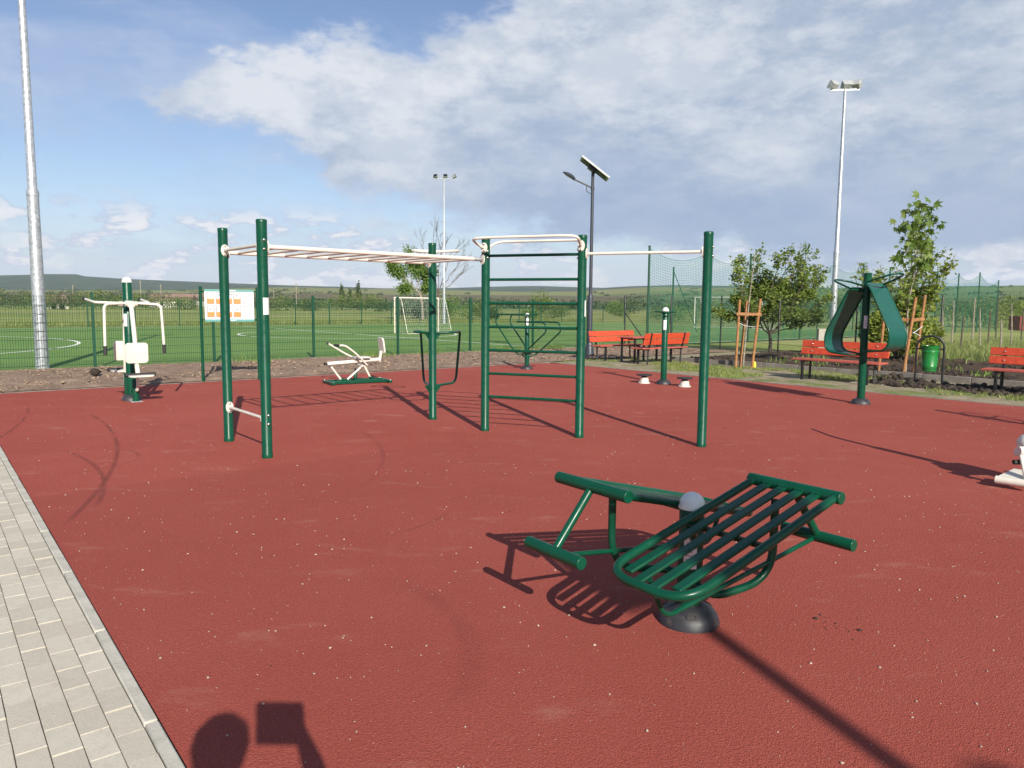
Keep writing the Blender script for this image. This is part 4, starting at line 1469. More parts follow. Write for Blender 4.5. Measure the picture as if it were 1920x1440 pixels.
def chain_fence():
    pts = [(2.95, 29.3), (4.35, 29.0), (6.05, 28.6), (7.72, 27.75), (9.28, 26.09), (11.2, 24.4), (13.1, 22.9), (15.0, 21.2), (16.9, 19.6), (18.8, 18.0)]
    t = thing('chain_link_fence', 'chain link fence on dark posts behind the benches and garden', 'fence', (pts[0][0], pts[0][1], 0))
    o = Vector((pts[0][0], pts[0][1], 0))
    H_ = 1.95
    for i, p in enumerate(pts):
        c = Vector((p[0], p[1], 0)) - o
        MB().lathe([(.026, 0), (.026, H_ + .06), (.015, H_ + .08)], c, 10).build('post', M['black'], t)
        if i < len(pts) - 1:
            q = Vector((pts[i + 1][0], pts[i + 1][1], 0)) - o
            d = q - c; L_ = d.length; d.normalize()
            mb = MB()
            st = .068
            z0, z1 = .05, H_ - .03
            k = -int((z1 - z0) / st) - 1
            while k * st < L_ + 1e-6:
                for sg in (1, -1):
                    x0 = k * st
                    # wire rising (or falling) at 45 degrees, clipped to the panel
                    a0, a1 = max(x0, 0), min(x0 + (z1 - z0), L_)
                    if a1 - a0 > .02:
                        za, zb = (z0 + a0 - x0, z0 + a1 - x0) if sg > 0 else (z1 - (a0 - x0), z1 - (a1 - x0))
                        mb.tube([c + d * a0 + Vector((0, 0, za)), c + d * a1 + Vector((0, 0, zb))], .0024, 3, cap=False)
                k += 1
            for z in (z0, (z0 + z1) / 2, z1):
                mb.tube([c + Vector((0, 0, z)), q + Vector((0, 0, z))], .0028, 3, cap=False)
            tag(mb.build('wire_mesh', M['wire'], t, ang=None), kind='stuff')
    MB().tube([Vector((4.35, 29.0, 1.35)) - o, Vector((5.2, 28.0, 0)) - o], .02, 8).build('brace', M['black'], t)
    return t


chain_fence()


def ball_net():
    t = thing('ball_stop_net', 'tall green ball stop net sagging between poles along the pitch', 'net', ab(23.9, 19.9, 0), R(40))
    xs = [0, 3.9, 7.3, 12.0, 15.2, 18.6, 22, 25.4, 29.0, 32.6, 36.5, 40.4]
    hs = [4.0, 4.0, 4.05, 3.95, 4.0, 4.0, 4.0, 4.0, 4.05, 4.0, 4.2, 3.75]
    for x, h in zip(xs, hs):
        MB().lathe([(.045, 0), (.045, h), (.052, h + .005), (.052, h + .05)], (x, 0, 0), 12).build('pole', M['fence_green'], t)
    for i in range(len(xs) - 1):
        x0, x1, h0, h1 = xs[i], xs[i + 1], hs[i], hs[i + 1]
        mb = MB()
        w = x1 - x0
        ztop = lambda x: (h0 + (h1 - h0) * (x - x0) / w) - .05 - .42 * 4 * ((x - x0) / w) * (1 - (x - x0) / w)
        nv = int(w / .115)
        for k in range(nv + 1):
            x = x0 + w * k / nv
            mb.tube([(x, .06 * math.sin(k * .7), .0), (x, 0, ztop(x))], .0055, 3, cap=False)
        for j in range(1, 35):
            f = j / 34
            mb.tube([(x0 + w * k / 10, 0, ztop(x0 + w * k / 10) * f) for k in range(11)], .0055 if j < 34 else .011, 3, cap=False)
        tag(mb.build('net_panel', M['net'], t, ang=None), kind='stuff')
    return t


ball_net()
# braced corner pole of the net behind the far goal
t = thing('net_corner_pole', 'green braced corner pole standing behind the ball stop net', 'net pole', (9.9, 46.5, 0), R(20))
MB().lathe([(.045, 0), (.045, 4.0), (.05, 4.05)], (0, 0, 0), 10).build('pole', M['fence_green'], t)
MB().tube([(0, 0, 3.8), (1.85, 0, 0)], .025, 8).build('brace', M['fence_green'], t)
MB().tube([(0, 0, 2.95), (.5, 1.2, 0)], .025, 8).build('brace', M['fence_green'], t)


def goal(loc, rz, w, h, dep, label, top=.7):
    t = thing('football_goal', label, 'football goal', loc, rz)
    r = .04
    MB().tube([(0, 0, 0), (0, 0, h)], r, 12).build('goal_post', M['white'], t)
    MB().tube([(w, 0, 0), (w, 0, h)], r, 12).build('goal_post', M['white'], t)
    MB().tube([(-r, 0, h), (w + r, 0, h)], r, 12).build('crossbar', M['white'], t)
    fr = []
    for x in (0, w):
        MB().tube(fillet([(x, 0, h), (x, top, h - .05), (x, dep, .03), (x, 0, .02)], .15), .016, 8).build('net_frame', M['white'], t)
    MB().tube([(0, dep, .03), (w, dep, .03)], .02, 8).build('ground_bar', M['white'], t)
    nb = MB()
    st = .14
    for i in range(int(w / st) + 1):
        x = i * st
        nb.tube([(x, 0, h), (x, top, h - .06), (x, (top + dep) / 2, h * .5), (x, dep, .04)], .0024, 3, cap=False)
    for j in range(1, 14):
        f = j / 14
        y, z = top + (dep - top) * f, (h - .06) * (1 - f)
        nb.tube([(0, y, z), (w, y, z)], .0024, 3, cap=False)
        for x in (0, w):
            nb.tube([(x, 0, h * (1 - f)), (x, top + (dep - top) * f, h * (1 - f))], .0024, 3, cap=False)
    for x in (0, w):
        for j in range(6):
            nb.tube([(x, j * .2, 0), (x, j * .2, h * (1 - j * .2 / dep * .6))], .0024, 3, cap=False)
    tag(nb.build('goal_net', M['cap'], t, ang=None), kind='stuff')


goal((-4.35, 43.9, -.02), R(220), 2.95, 2.0, 1.35, 'small white portable goal standing on the pitch near the centre')
goal((14.55, 60.0, -.02), R(-50), 6.0, 2.4, 1.8, 'wide white goal at the far right end of the pitch')


# ------------------------------------------------------------------ vegetation
def leaf_geo(centers, size, normal_bias=None, fold=.25, aspect=1.7, seed=1):
    """one folded kite of four triangles per leaf"""
    g = np.random.default_rng(seed)
    n = len(centers)
    d = g.normal(size=(n, 3)); d[:, 2] *= .6
    if normal_bias is not None: d += normal_bias
    d /= np.linalg.norm(d, axis=1, keepdims=True)
    up = g.normal(size=(n, 3))
    s = np.cross(d, up); s /= np.linalg.norm(s, axis=1, keepdims=True)
    nn = np.cross(s, d)
    L = (size * g.uniform(.6, 1.3, n))[:, None]
    W = L / aspect
    c = np.asarray(centers)
    p0 = c - d * L * .5
    p1 = c + s * W * .5 + nn * W * fold
    p2 = c + d * L * .5
    p3 = c - s * W * .5 + nn * W * fold
    vs = np.stack([p0, p1, p2, p3], 1).reshape(-1, 3)
    i = np.arange(n) * 4
    fs = np.stack([np.stack([i, i + 1, i + 2], 1), np.stack([i, i + 2, i + 3], 1)], 1).reshape(-1, 3)
    return vs, fs


def raw_obj(name, vs, fs, mat, parent=None, smooth=False):
    me = bpy.data.meshes.new(name)
    me.from_pydata(np.asarray(vs).tolist(), [], np.asarray(fs).tolist())
    if smooth: me.polygons.foreach_set('use_smooth', [True] * len(me.polygons))
    me.materials.append(mat)
    o = bpy.data.objects.new(name, me)
    return link(o, parent)


def crown_points(lobes, n, g, shell=.55):
    """points through a set of ellipsoidal lobes, denser towards their surfaces"""
    w = np.array([l[3] * l[4] for l in lobes]); w = w / w.sum()
    k = g.choice(len(lobes), n, p=w)
    d = g.normal(size=(n, 3)); d /= np.linalg.norm(d, axis=1, keepdims=True)
    rr = shell + (1 - shell) * g.random(n) ** .7
    rr *= 1 + .22 * g.normal(size=n) * (g.random(n) < .25)
    L = np.array(lobes)
    c = L[k, :3]; e = np.stack([L[k, 3], L[k, 3], L[k, 4]], 1)
    return c + d * e * rr[:, None]


def branch_tree(mb, base, tip, r, depth, g, ends, spread=.5, ratio=.68, nseg=4):
    base, tip = Vector(base), Vector(tip)
    d = tip - base; L = d.length
    pts = [base]
    for i in range(1, nseg + 1):
        f = i / nseg
        pts.append(base.lerp(tip, f) + Vector(g.normal(size=3) * L * .035 * (1 if i < nseg else .3)))
    mb.tube(pts, [r * (1 - .45 * i / nseg) for i in range(nseg + 1)], 6 if r > .012 else 4)
    ends.append((pts[-1], d.normalized(), depth))
    if depth == 0: return
    n = 3 if depth > 1 else 4
    for k in range(n):
        f = .45 + .55 * (k + 1) / n
        p = base.lerp(tip, f) if f < .99 else pts[-1]
        a = Vector(g.normal(size=3)); a = (a - d * a.dot(d) / d.length_squared).normalized()
        nd = (d.normalized() + a * (spread * (.6 + .8 * g.random()))).normalized()
        nd.z += .12
        branch_tree(mb, p, p + nd * L * ratio * (.75 + .4 * g.random()), r * .55, depth - 1, g, ends, spread, ratio, 3)


def bush(name, label, cat, loc, w, h, mat, leaf, n, seed, trunk=True, group=None, flat=.8, dw=None):
    g = np.random.default_rng(seed)
    t = thing(name, label, cat, loc, g.uniform(0, 6.28), group)
    lobes = []
    m = 9
    for i in range(m):
        a = g.uniform(0, 6.28); rr = w * .5 * math.sqrt(g.random()) * .75
        z = h * g.uniform(.28, .78) * (1 - .35 * rr / (w * .5))
        s = w * g.uniform(.16, .27)
        lobes.append((rr * math.cos(a), rr * math.sin(a), max(z, s * .6), s, s * flat))
    lobes.append((0, 0, h * .55, w * .30, h * .40))
    pts = crown_points(lobes, n, g, .45)
    pts[:, 2] = np.clip(pts[:, 2], .02, None)
    vs, fs = leaf_geo(pts, leaf, np.array([0, 0, .2]), seed=seed)
    raw_obj('foliage', vs, fs, mat, t)
    if trunk:
        mb = MB(); ends = []
        for k in range(3):
            branch_tree(mb, (0, 0, 0), (g.normal() * w * .12, g.normal() * w * .12, h * .55), .02 + h * .010, 1, g, ends, .5, .6)
        mb.build('stems', M['bark'], t)
    return t


# leafy shrub tree behind the staked sapling
def shrub_tree():
    g = np.random.default_rng(21)
    t = thing('small_leafy_tree', 'spreading small leafy tree with dark trunk behind the left staked sapling', 'tree', (9.35, 27.1, 0))
    t.scale = (.88, .88, .80)
    mb, ends = MB(), []
    mb.tube([(0, 0, -.1), (.02, 0, .4), (-.04, .02, .9)], [.085, .07, .06], 10)
    dirs = [(-1.25, -.3, 2.2), (-.75, .3, 2.9), (-.1, -.4, 3.2), (.6, .2, 3.0), (1.2, -.2, 2.75), (1.45, .3, 2.0), (-1.45, .2, 1.6), (.3, .6, 2.2), (1.0, -.6, 1.3), (-.5, -.7, 1.8)]
    for d in dirs:
        branch_tree(mb, (-.03, .01, .8), d, .036, 2, g, ends, .62, .50)
    mb.build('trunk', M['bark'], t)
    pts = []
    for p, d, dep in ends:
        k = 34 if dep == 0 else 16
        L = .42
        for i in range(k):
            f = g.random()
            pts.append(np.array(p - d * L * f) + g.normal(size=3) * .10)
    lob = [(-1.05, 0, 2.1, .55, .42), (-.5, .1, 2.65, .55, .45), (.25, 0, 2.6, .6, .5), (.95, .1, 2.5, .55, .45), (0, -.1, 1.75, .75, .45), (.85, 0, 1.7, .55, .42), (-.75, .2, 1.5, .5, .4), (-1.4, 0, 2.4, .35, .3), (1.5, 0, 2.6, .35, .3), (.4, 0, 3.05, .3, .3), (-.35, 0, 3.1, .25, .3), (1.2, 0, 3.0, .25, .25)]
    pts = np.vstack([np.array(pts), crown_points(lob, 7600, g, .2)])
    vs, fs = leaf_geo(pts, .155, np.array([0, 0, -.1]), seed=5)
    raw_obj('crown', vs, fs, M['leaf_shrub'], t)
    return t


shrub_tree()


def bushy_tree(loc, label, seed, h, w, mat):
    g = np.random.default_rng(seed)
    t = thing('bushy_tree', label, 'tree', loc)
    t.scale = (.92, .92, .86)
    mb, ends = MB(), []
    for k in range(11):
        a = k * 2.4
        rr = w * .42 * math.sqrt((k + .6) / 11)
        branch_tree(mb, (.05 * math.cos(a), .05 * math.sin(a), 0), (rr * math.cos(a), rr * math.sin(a), h * g.uniform(.62, .98)), .028, 1 if k % 2 else 2, g, ends, .30, .38)
    mb.build('trunk', M['bark'], t)
    pts = []
    for p, d, dep in ends:
        for i in range(20):
            pts.append(np.array(p - d * .5 * g.random()) + g.normal(size=3) * .10)
    lob = [(g.normal() * w * .2, g.normal() * w * .2, h * g.uniform(.25, .62), w * .2, w * .22) for _ in range(8)]
    pts = np.vstack([np.array(pts), crown_points(lob, 5200, g, .35)])
    vs, fs = leaf_geo(pts, .145, seed=seed)
    raw_obj('crown', vs, fs, mat, t)


bushy_tree((11.55, 22.3, .1), 'yellow green bushy tree behind the right staked sapling', 31, 3.0, 2.7, M['leaf_yellow'])


def big_leaf(g, c, d, size):
    """palmate hanging leaf: five lobes"""
    d = Vector(d).normalized()
    s = d.cross(Vector(g.normal(size=3))).normalized()
    nn = s.cross(d)
    c = Vector(c)
    vs, fs = [c], []
    for k, (a, l) in enumerate(((-70, .62), (-48, .42), (-36, .9), (-18, .52), (0, 1.0), (18, .52), (36, .9), (48, .42), (70, .62))):
        q = c + (d * math.cos(R(a)) + s * math.sin(R(a))) * size * l - nn * size * .12 * abs(a) / 70
        vs.append(q)
    for k in range(1, 9):
        fs.append((0, k, k + 1))
    return vs, fs


def sapling(base, label, stakes, bar_pts, tie_pts, trunk, leaves, seed, group):
    g = np.random.default_rng(seed)
    sp = thing('tree_stake_frame', label[0], 'tree stakes', base, 0, group)
    b = Vector(base)
    for p, q in stakes:
        MB().tube([Vector(p) - b, Vector(q) - b], .035, 8).build('stake', M['wood'], sp, bevel=.003)
    for p, q in bar_pts:
        MB().beam(Vector(p) - b, Vector(q) - b, .03, .075).build('crossbar', M['wood'], sp, bevel=.003)
    for p in tie_pts:
        MB().tube([Vector(q) - b for q in p], .007, 6).build('tie', M['sticker'], sp)
    t = thing('sapling', label[1], 'sapling', base, 0, 'staked saplings')
    tr = [Vector(p) - b for p in trunk]
    n = len(tr)
    mb = MB().tube(tr, [.026 * (1 - .75 * i / (n - 1)) for i in range(n)], 8)
    vs, fs = [], []
    for (c, k, spread, size) in leaves:
        c = Vector(c) - b
        for i in range(int(k * 2.6)):
            p = c + Vector(g.normal(size=3)) * spread * 1.1
            dd = Vector((g.normal() * .45 + (p.x - c.x) * 2.5, g.normal() * .45, -.85 + g.normal() * .3))
            v, f = big_leaf(g, p, dd, size * g.uniform(.6, 1.15))
            o = len(vs)
            vs += v; fs += [tuple(a + o for a in q) for q in f]
        mid = min(tr, key=lambda q: (q - c).length)
        mb.tube([mid, c], [.010, .005], 5)
    mb.build('trunk', M['bark_pale'], t)
    me = bpy.data.meshes.new('leaves')
    me.from_pydata([tuple(v) for v in vs], [], fs)
    me.materials.append(M['leaf_maple'])
    link(bpy.data.objects.new('leaves', me), t)


# left sapling: three stakes with one cross bar
bx, by = 6.02, 19.7
sapling((bx, by, 0), ('three orange wooden stakes with crossbar round the thin left sapling', 'thin almost bare young tree between the left three stakes'),
        [((bx - .14, by - .10, -.1), (bx - .10, by - .10, 1.79)), ((bx + .28, by - .12, -.1), (bx + .43, by - .14, 1.82)), ((bx + .08, by + .25, -.1), (bx + .18, by + .22, 1.78))],
        [((bx - .18, by - .14, 1.42), (bx + .46, by - .17, 1.42))],
        [[(bx - .1, by - .1, 1.19), (bx + .13, by + .05, 1.10), (bx + .35, by - .12, 1.09)]],
        [(bx + .10, by + .05, 0), (bx + .15, by + .06, .9), (bx + .19, by + .05, 1.7), (bx + .24, by + .03, 2.4), (bx + .30, by, 3.05)],
        [((bx + .22, by, 2.3), 3, .10, .08), ((bx + .28, by, 2.9), 5, .08, .09)], 3, 'tree stake frames')
bx, by = 9.26, 17.75
sapling((bx, by, 0), ('orange wooden stakes with crossbars round the tall sapling beside the litter bin', 'tall young maple with big hanging leaves between stakes beside the bin'),
        [((bx - .44, by + .18, -.1), (bx - .37, by + .15, 1.92)), ((bx - .09, by - .28, -.1), (bx + .16, by - .18, 1.86)), ((bx + .32, by + .02, -.1), (bx + .50, by + .05, 1.92))],
        [((bx - .38, by + .12, 1.36), (bx + .14, by - .20, 1.33)), ((bx + .10, by - .23, 1.33), (bx + .50, by + .02, 1.36))],
        [[(bx + .12, by - .22, 1.02), (bx + .46, by, 1.18)], [(bx + .12, by - .22, 1.05), (bx + .42, by, .95)]],
        [(bx + .15, by + .05, 0), (bx + .13, by + .05, .9), (bx + .10, by + .05, 1.7), (bx + .19, by + .03, 2.3), (bx + .20, by + .02, 3.0), (bx + .16, by, 3.4), (bx + .32, by, 4.0)],
        [((bx + .33, by, 3.95), 13, .12, .22), ((bx + .50, by + .05, 3.62), 9, .11, .20), ((bx - .10, by, 3.62), 11, .13, .21), ((bx + .12, by, 3.45), 7, .11, .20), ((bx + .02, by - .05, 3.22), 9, .10, .19), ((bx + .38, by, 3.12), 9, .10, .19),
         ((bx - .12, by, 2.88), 8, .11, .19), ((bx + .30, by, 2.75), 9, .11, .18), ((bx + .12, by, 2.70), 6, .10, .18), ((bx + .22, by, 2.30), 4, .08, .13), ((bx + .05, by, 1.85), 5, .10, .12)], 9, 'tree stake frames')
MB().lathe([(.01, 0), (.04, .02), (.045, .10), (.03, .17), (.01, .19)], (6.36, 19.55, 0), 10).build('yellow_sack', M['yellow'])
tag(bpy.data.objects['yellow_sack'], 'small yellow sack on the grass at the left tree stakes', 'sack')

# leaning leafy tree and bare tree beyond the pitch
def leaning_tree():
    g = np.random.default_rng(51)
    t = thing('leaning_tree', 'fresh green tree leaning left beyond the pitch behind the goal', 'tree', (-10.3, 84.5, -.05))
    t.scale = (.80, .80, .76)
    mb, ends = MB(), []
    trunk = [Vector(p) for p in ((.2, 0, 0), (.15, 0, 2.0), (-.1, 0, 3.6), (-1.1, 0, 4.9), (-2.0, 0, 5.9))]
    mb.tube(trunk, [.20, .17, .14, .10, .06], 8)
    for p, q in (((-.1, 0, 3.6), (.9, .3, 6.0)), ((-.1, 0, 3.6), (-.6, -.3, 6.6)), ((-1.1, 0, 4.9), (-3.1, .2, 6.5)), ((-1.1, 0, 4.9), (-2.0, .4, 8.0)), ((-.6, 0, 4.3), (.3, -.4, 7.2)), ((-2, 0, 5.9), (-3.6, -.2, 7.7)), ((-.1, 0, 3.6), (.9, -.4, 4.8)), ((-1.0, 0, 4.7), (-2.4, 0, 4.6))):
        branch_tree(mb, p, q, .07, 2, g, ends, .55, .5)
    mb.build('trunk', M['bark_pale'], t)
    pts = []
    for p, d, dep in ends:
        for i in range(54 if dep == 0 else 40):
            pts.append(np.array(p - d * 1.2 * g.random()) + g.normal(size=3) * .34)
    vs, fs = leaf_geo(np.array(pts), .34, seed=4)
    raw_obj('crown', vs, fs, M['leaf_fresh'], t)
    t.rotation_euler = (0, 0, 0)


leaning_tree()
t = thing('bare_tree', 'nearly bare branching tree beyond the pitch beside the far mast', 'tree', (-8.15, 83.0, -.05))
t.scale = (.80, .80, .80)
g_ = np.random.default_rng(77)
mb, ends = MB(), []
mb.tube([(0, 0, 0), (-.05, 0, 2.2), (-.1, 0, 4.0)], [.22, .17, .13], 8)
for q in ((-1.9, 0, 9.0), (-.9, .4, 9.8), (.3, -.2, 9.4), (1.5, .2, 8.8), (2.6, 0, 7.4), (2.9, .3, 6.2), (-1.6, .3, 6.9)):
    branch_tree(mb, (-.1, 0, 3.6), q, .06, 3, g_, ends, .5, .46)
mb.build('trunk', M['bark'], t)
pp = np.array([np.array(p) + g_.normal(size=3) * .2 for p, d, dep in ends if dep == 0 and g_.random() < .3])
vs, fs = leaf_geo(pp, .18, seed=8)
raw_obj('crown', vs, fs, M['leaf_fresh'], t)

# bushes and trees beyond the pitch: (pixel-free) bearing x/y, distance, width, height, material
def far_bush(tan, dist, w, h, mat, leaf, n, seed, label, name='bush', cat='bush'):
    x, y = tan * dist, dist
    return bush(name, label, cat, (x, y, ground_z(x, y) - .1), w, h, M[mat], leaf, n, seed, trunk=False, group='bushes beyond the pitch')


FB = [(-.079, 92, 6.0, 3.3, 'leaf_fresh', .22, 1900, 'bright green rounded bush right of the bare tree'),
      (-.042, 90, 5.0, 2.9, 'leaf_far', .22, 1200, 'dull green bush seen left of the wall bars'),
      (-.022, 86, 2.6, 1.7, 'leaf_dark', .2, 700, 'dark low bush seen between the left wall bars'),
      (-.118, 93, 4.2, 2.1, 'leaf_dark', .22, 1000, 'dark bush behind the left goal post'),
      (-.14, 96, 3.4, 1.9, 'leaf_dark', .22, 700, 'low dark bush left of the leaning tree'),
      (.036, 96, 5.0, 4.2, 'leaf_far', .24, 1400, 'grey green rounded bush seen through the wall bars'),
      (.022, 92, 3.4, 1.7, 'leaf_fresh', .22, 800, 'low bright bush seen through the wall bars'),
      (.062, 90, 4.4, 2.3, 'leaf_far', .22, 1000, 'mid green bush left of the dark lamp post'),
      (.136, 100, 3.0, 2.9, 'leaf_fresh', .24, 800, 'slim bright bush right of the dark lamp post'),
      (.158, 130, 7.5, 3.8, 'leaf_dark', .3, 900, 'dark rounded bush right of the dark lamp post'),
      (.205, 98, 5.5, 2.2, 'leaf_far', .24, 900, 'low bush behind the braced net pole'),
      (.225, 86, 6.0, 2.3, 'leaf_fresh', .22, 1200, 'tall weedy bush left of the far right goal'),
      (.262, 84, 6.0, 2.6, 'leaf_fresh', .22, 1200, 'green thicket behind the far right goal'),
      (.395, 75, 6.0, 3.8, 'leaf_far', .22, 1400, 'green thicket right of the shrub behind the mast'),
      (.425, 70, 5.0, 4.3, 'leaf_far', .2, 1400, 'tall thicket behind the back stretcher'),
      (.60, 72, 7.0, 3.6, 'leaf_far', .22, 1500, 'green thicket left of the three right net poles'),
      (.625, 70, 6.0, 3.4, 'leaf_far', .22, 1500, 'green thicket behind the three right net poles'),
      (.655, 74, 6.5, 3.3, 'leaf_shrub', .22, 1500, 'olive thicket just right of the net poles'),
      (.69, 84, 8.0, 3.4, 'leaf_shrub', .24, 1500, 'olive thicket near the right edge of the picture')]
for i, (tn, ds, w_, h_, mt, lf, n_, lab) in enumerate(FB):
    far_bush(tn, ds, w_, h_, mt, lf, n_, 100 + i, lab)
# the belt of bushes far left and centre
LBT = [(-.700, 175, 14, 5.0, 'leaf_far'), (-.672, 168, 10, 4.2, 'leaf_brown'), (-.640, 172, 11, 4.4, 'leaf_far'), (-.612, 165, 9, 4.2, 'leaf_far'), (-.592, 160, 9, 4.9, 'leaf_brown'), (-.570, 168, 10, 4.6, 'leaf_far'), (-.548, 176, 9, 5.0, 'leaf_far'), (-.530, 185, 9, 5.6, 'leaf_dark'), (-.512, 170, 9, 4.2, 'leaf_far'), (-.492, 175, 10, 3.8, 'leaf_far'), (-.470, 190, 11, 4.2, 'leaf_brown'), (-.452, 180, 9, 3.4, 'leaf_far'), (-.436, 185, 8, 3.2, 'leaf_far'),
       (-.345, 170, 10, 3.2, 'leaf_brown'), (-.325, 178, 9, 3.4, 'leaf_brown'), (-.30, 172, 11, 2.8, 'leaf_far'), (-.28, 176, 9, 2.6, 'leaf_dark'), (-.265, 182, 10, 2.4, 'leaf_far'), (-.232, 200, 8, 4.6, 'leaf_far'), (-.214, 205, 10, 6.0, 'leaf_far'), (-.200, 200, 9, 5.4, 'leaf_far'), (-.186, 205, 8, 4.6, 'leaf_far'), (-.17, 180, 9, 2.4, 'leaf_dark'), (-.36, 260, 10, 6, 'leaf_far')]
gr = [0, 0]
for i, (tn, ds, w_, h_, mt) in enumerate(LBT):
    x, y = tn * ds, ds
    left = i < 13
    lab = ('bush in the far belt left of the information board' if left else 'bush in the far belt between the information board and the leaning tree')
    nth = ['leftmost', 'second', 'third', 'fourth', 'fifth', 'sixth', 'seventh', 'eighth', 'ninth', 'tenth', 'eleventh', 'twelfth', 'thirteenth'][i if left else i - 13]
    side = 'far belt left of the information board' if left else 'far belt right of the information board'
    lab = ('%s %s bush' % (nth, {'leaf_far': 'green', 'leaf_brown': 'brownish', 'leaf_dark': 'dark'}[mt])) + ' counted from the left in the ' + side
    bush('bush', lab, 'bush', (x, y, ground_z(x, y) - .1), w_, h_, M[mt], .42, 620, 300 + i, trunk=False, group='far belt of bushes, left' if left else 'far belt of bushes, centre')


def poplar(tan, dist, h, w, seed, label):
    g = np.random.default_rng(seed)
    x, y = tan * dist, dist
    t = thing('poplar_tree', label, 'tree', (x, y, ground_z(x, y) - .1), 0, 'far poplars')
    MB().tube([(0, 0, 0), (0, 0, h * .8)], [.25, .08], 6).build('trunk', M['bark'], t)
    lob = [(g.normal() * w * .08, g.normal() * w * .08, h * f, w * .5 * math.sin(math.pi * min(1, f * .9 + .12)) ** .7, h * .10) for f in np.linspace(.18, .93, 9)]
    vs, fs = leaf_geo(crown_points(lob, 700, g, .4), .45, np.array([0, 0, .5]), seed=seed)
    raw_obj('crown', vs, fs, M['leaf_dark'], t)


poplar(-.2275, 210, 7.6, 1.9, 5, 'left dark slim poplar far beyond the pitch')
poplar(-.2055, 215, 8.4, 2.1, 6, 'right dark slim poplar far beyond the pitch')
poplar(-.2165, 214, 6.4, 1.6, 7, 'short thin poplar between the two dark poplars')

# distant scrub and hedges on the slopes: one mass
g_ = np.random.default_rng(5)
pts, cnt = [], 0
az1_, t1_ = prof(FLD)
for k in range(420):
    tn = g_.uniform(-.74, .76)
    ds = 260 * (1100 / 260) ** g_.random()
    if g_.random() < .55:
        ds = [330, 430, 560, 720, 900][g_.integers(5)] * (1 + .06 * math.sin(tn * 9 + k % 5)) + g_.normal() * 4
    x, y = tn * ds, ds
    w_ = g_.uniform(4, 11); h_ = g_.uniform(1.8, 4.0)
    m_ = 34
    d = g_.normal(size=(m_, 3)); d /= np.linalg.norm(d, axis=1, keepdims=True); d[:, 2] = abs(d[:, 2])
    q = d * np.array([w_ * g_.uniform(.5, 1.5), w_ * .5, h_]) * g_.uniform(.5, 1, (m_, 1)) + np.array([x, y, ground_z(x, y) - .3])
    pts.append(q)
vs, fs = leaf_geo(np.vstack(pts), 1.9, seed=12, aspect=1.2)
tag(raw_obj('distant_scrub', vs, fs, M['leaf_dark']), 'dark scrub and hedgerows dotted over the distant slopes', 'scrub', None, 'stuff')


# grass on the verge, tall grass behind the garden, weeds in the soil bed
def blades(name, pts, hmin, hmax, w, mat, seed, label, lean=.35):
    g = np.random.default_rng(seed)
    n = len(pts)
    a = g.uniform(0, 6.28, n)
    h = g.uniform(hmin, hmax, n)
    d = np.stack([np.cos(a), np.sin(a), np.zeros(n)], 1)
    l = g.normal(size=(n, 2)) * lean
    base = np.asarray(pts)
    tip = base + np.stack([l[:, 0] * h, l[:, 1] * h, h], 1)
    mid = base + np.stack([l[:, 0] * h * .3, l[:, 1] * h * .3, h * .55], 1)
    ww = (w * g.uniform(.6, 1.3, n))[:, None]
    vs = np.stack([base - d * ww, base + d * ww, mid + d * ww * .7, mid - d * ww * .7, tip], 1).reshape(-1, 3)
    i = np.arange(n) * 5
    f4 = np.stack([i, i + 1, i + 2, i + 3], 1).tolist()
    f3 = np.stack([i + 3, i + 2, i + 4], 1).tolist()
    me = bpy.data.meshes.new(name)
    me.from_pydata(vs.tolist(), [], f4 + f3)
    me.materials.append(mat)
    o = bpy.data.objects.new(name, me)
    link(o)
    return tag(o, label, 'grass' if 'grass' in name else 'weeds', None, 'stuff')


def scatter(a0, a1, b0, b1, n, seed, thr=None, fr=1.0, z=0.0):
    g = np.random.default_rng(seed)
    A, B = g.uniform(a0, a1, n), g.uniform(b0, b1, n)
    if thr is not None:
        k = vnoise(A * fr, B * fr, seed) > thr
        A, B = A[k], B[k]
    return np.stack([CA * A - SA * B, SA * A + CA * B, np.full(len(A), z)], 1)


blades('verge_grass', scatter(ca1 + .15, 17.75, -4, 15.3, 60000, 3, .20, .9), .025, .085, .006, M['grass'], 4, 'patchy short grass on the verge between court and garden')
blades('garden_tall_grass', scatter(25.2, 40, -12, 13, 40000, 6), .14, .45, .012, M['tallgrass'], 8, 'tall pale green grass behind the chain link fence')
blades('pitch_edge_weeds', np.vstack([scatter(4.5, 23, 19.6, 20.4, 2600, 9, .22, 1.3)]), .06, .28, .009, M['weed'], 10, 'green weeds sprouting along the foot of the mesh fence')
blades('garden_weeds', scatter(18, 24.4, -8, 11.8, 9000, 19, .22, .8, .06), .05, .22, .014, M['weed'], 20, 'low weeds scattered on the dark garden soil')
blades('meadow_grass', np.vstack([scatter(-24, 60, 55.6, 62, 30000, 23)]), .08, .34, .02, M['tallgrass'], 24, 'tall dry meadow grass beyond the far mesh fence')


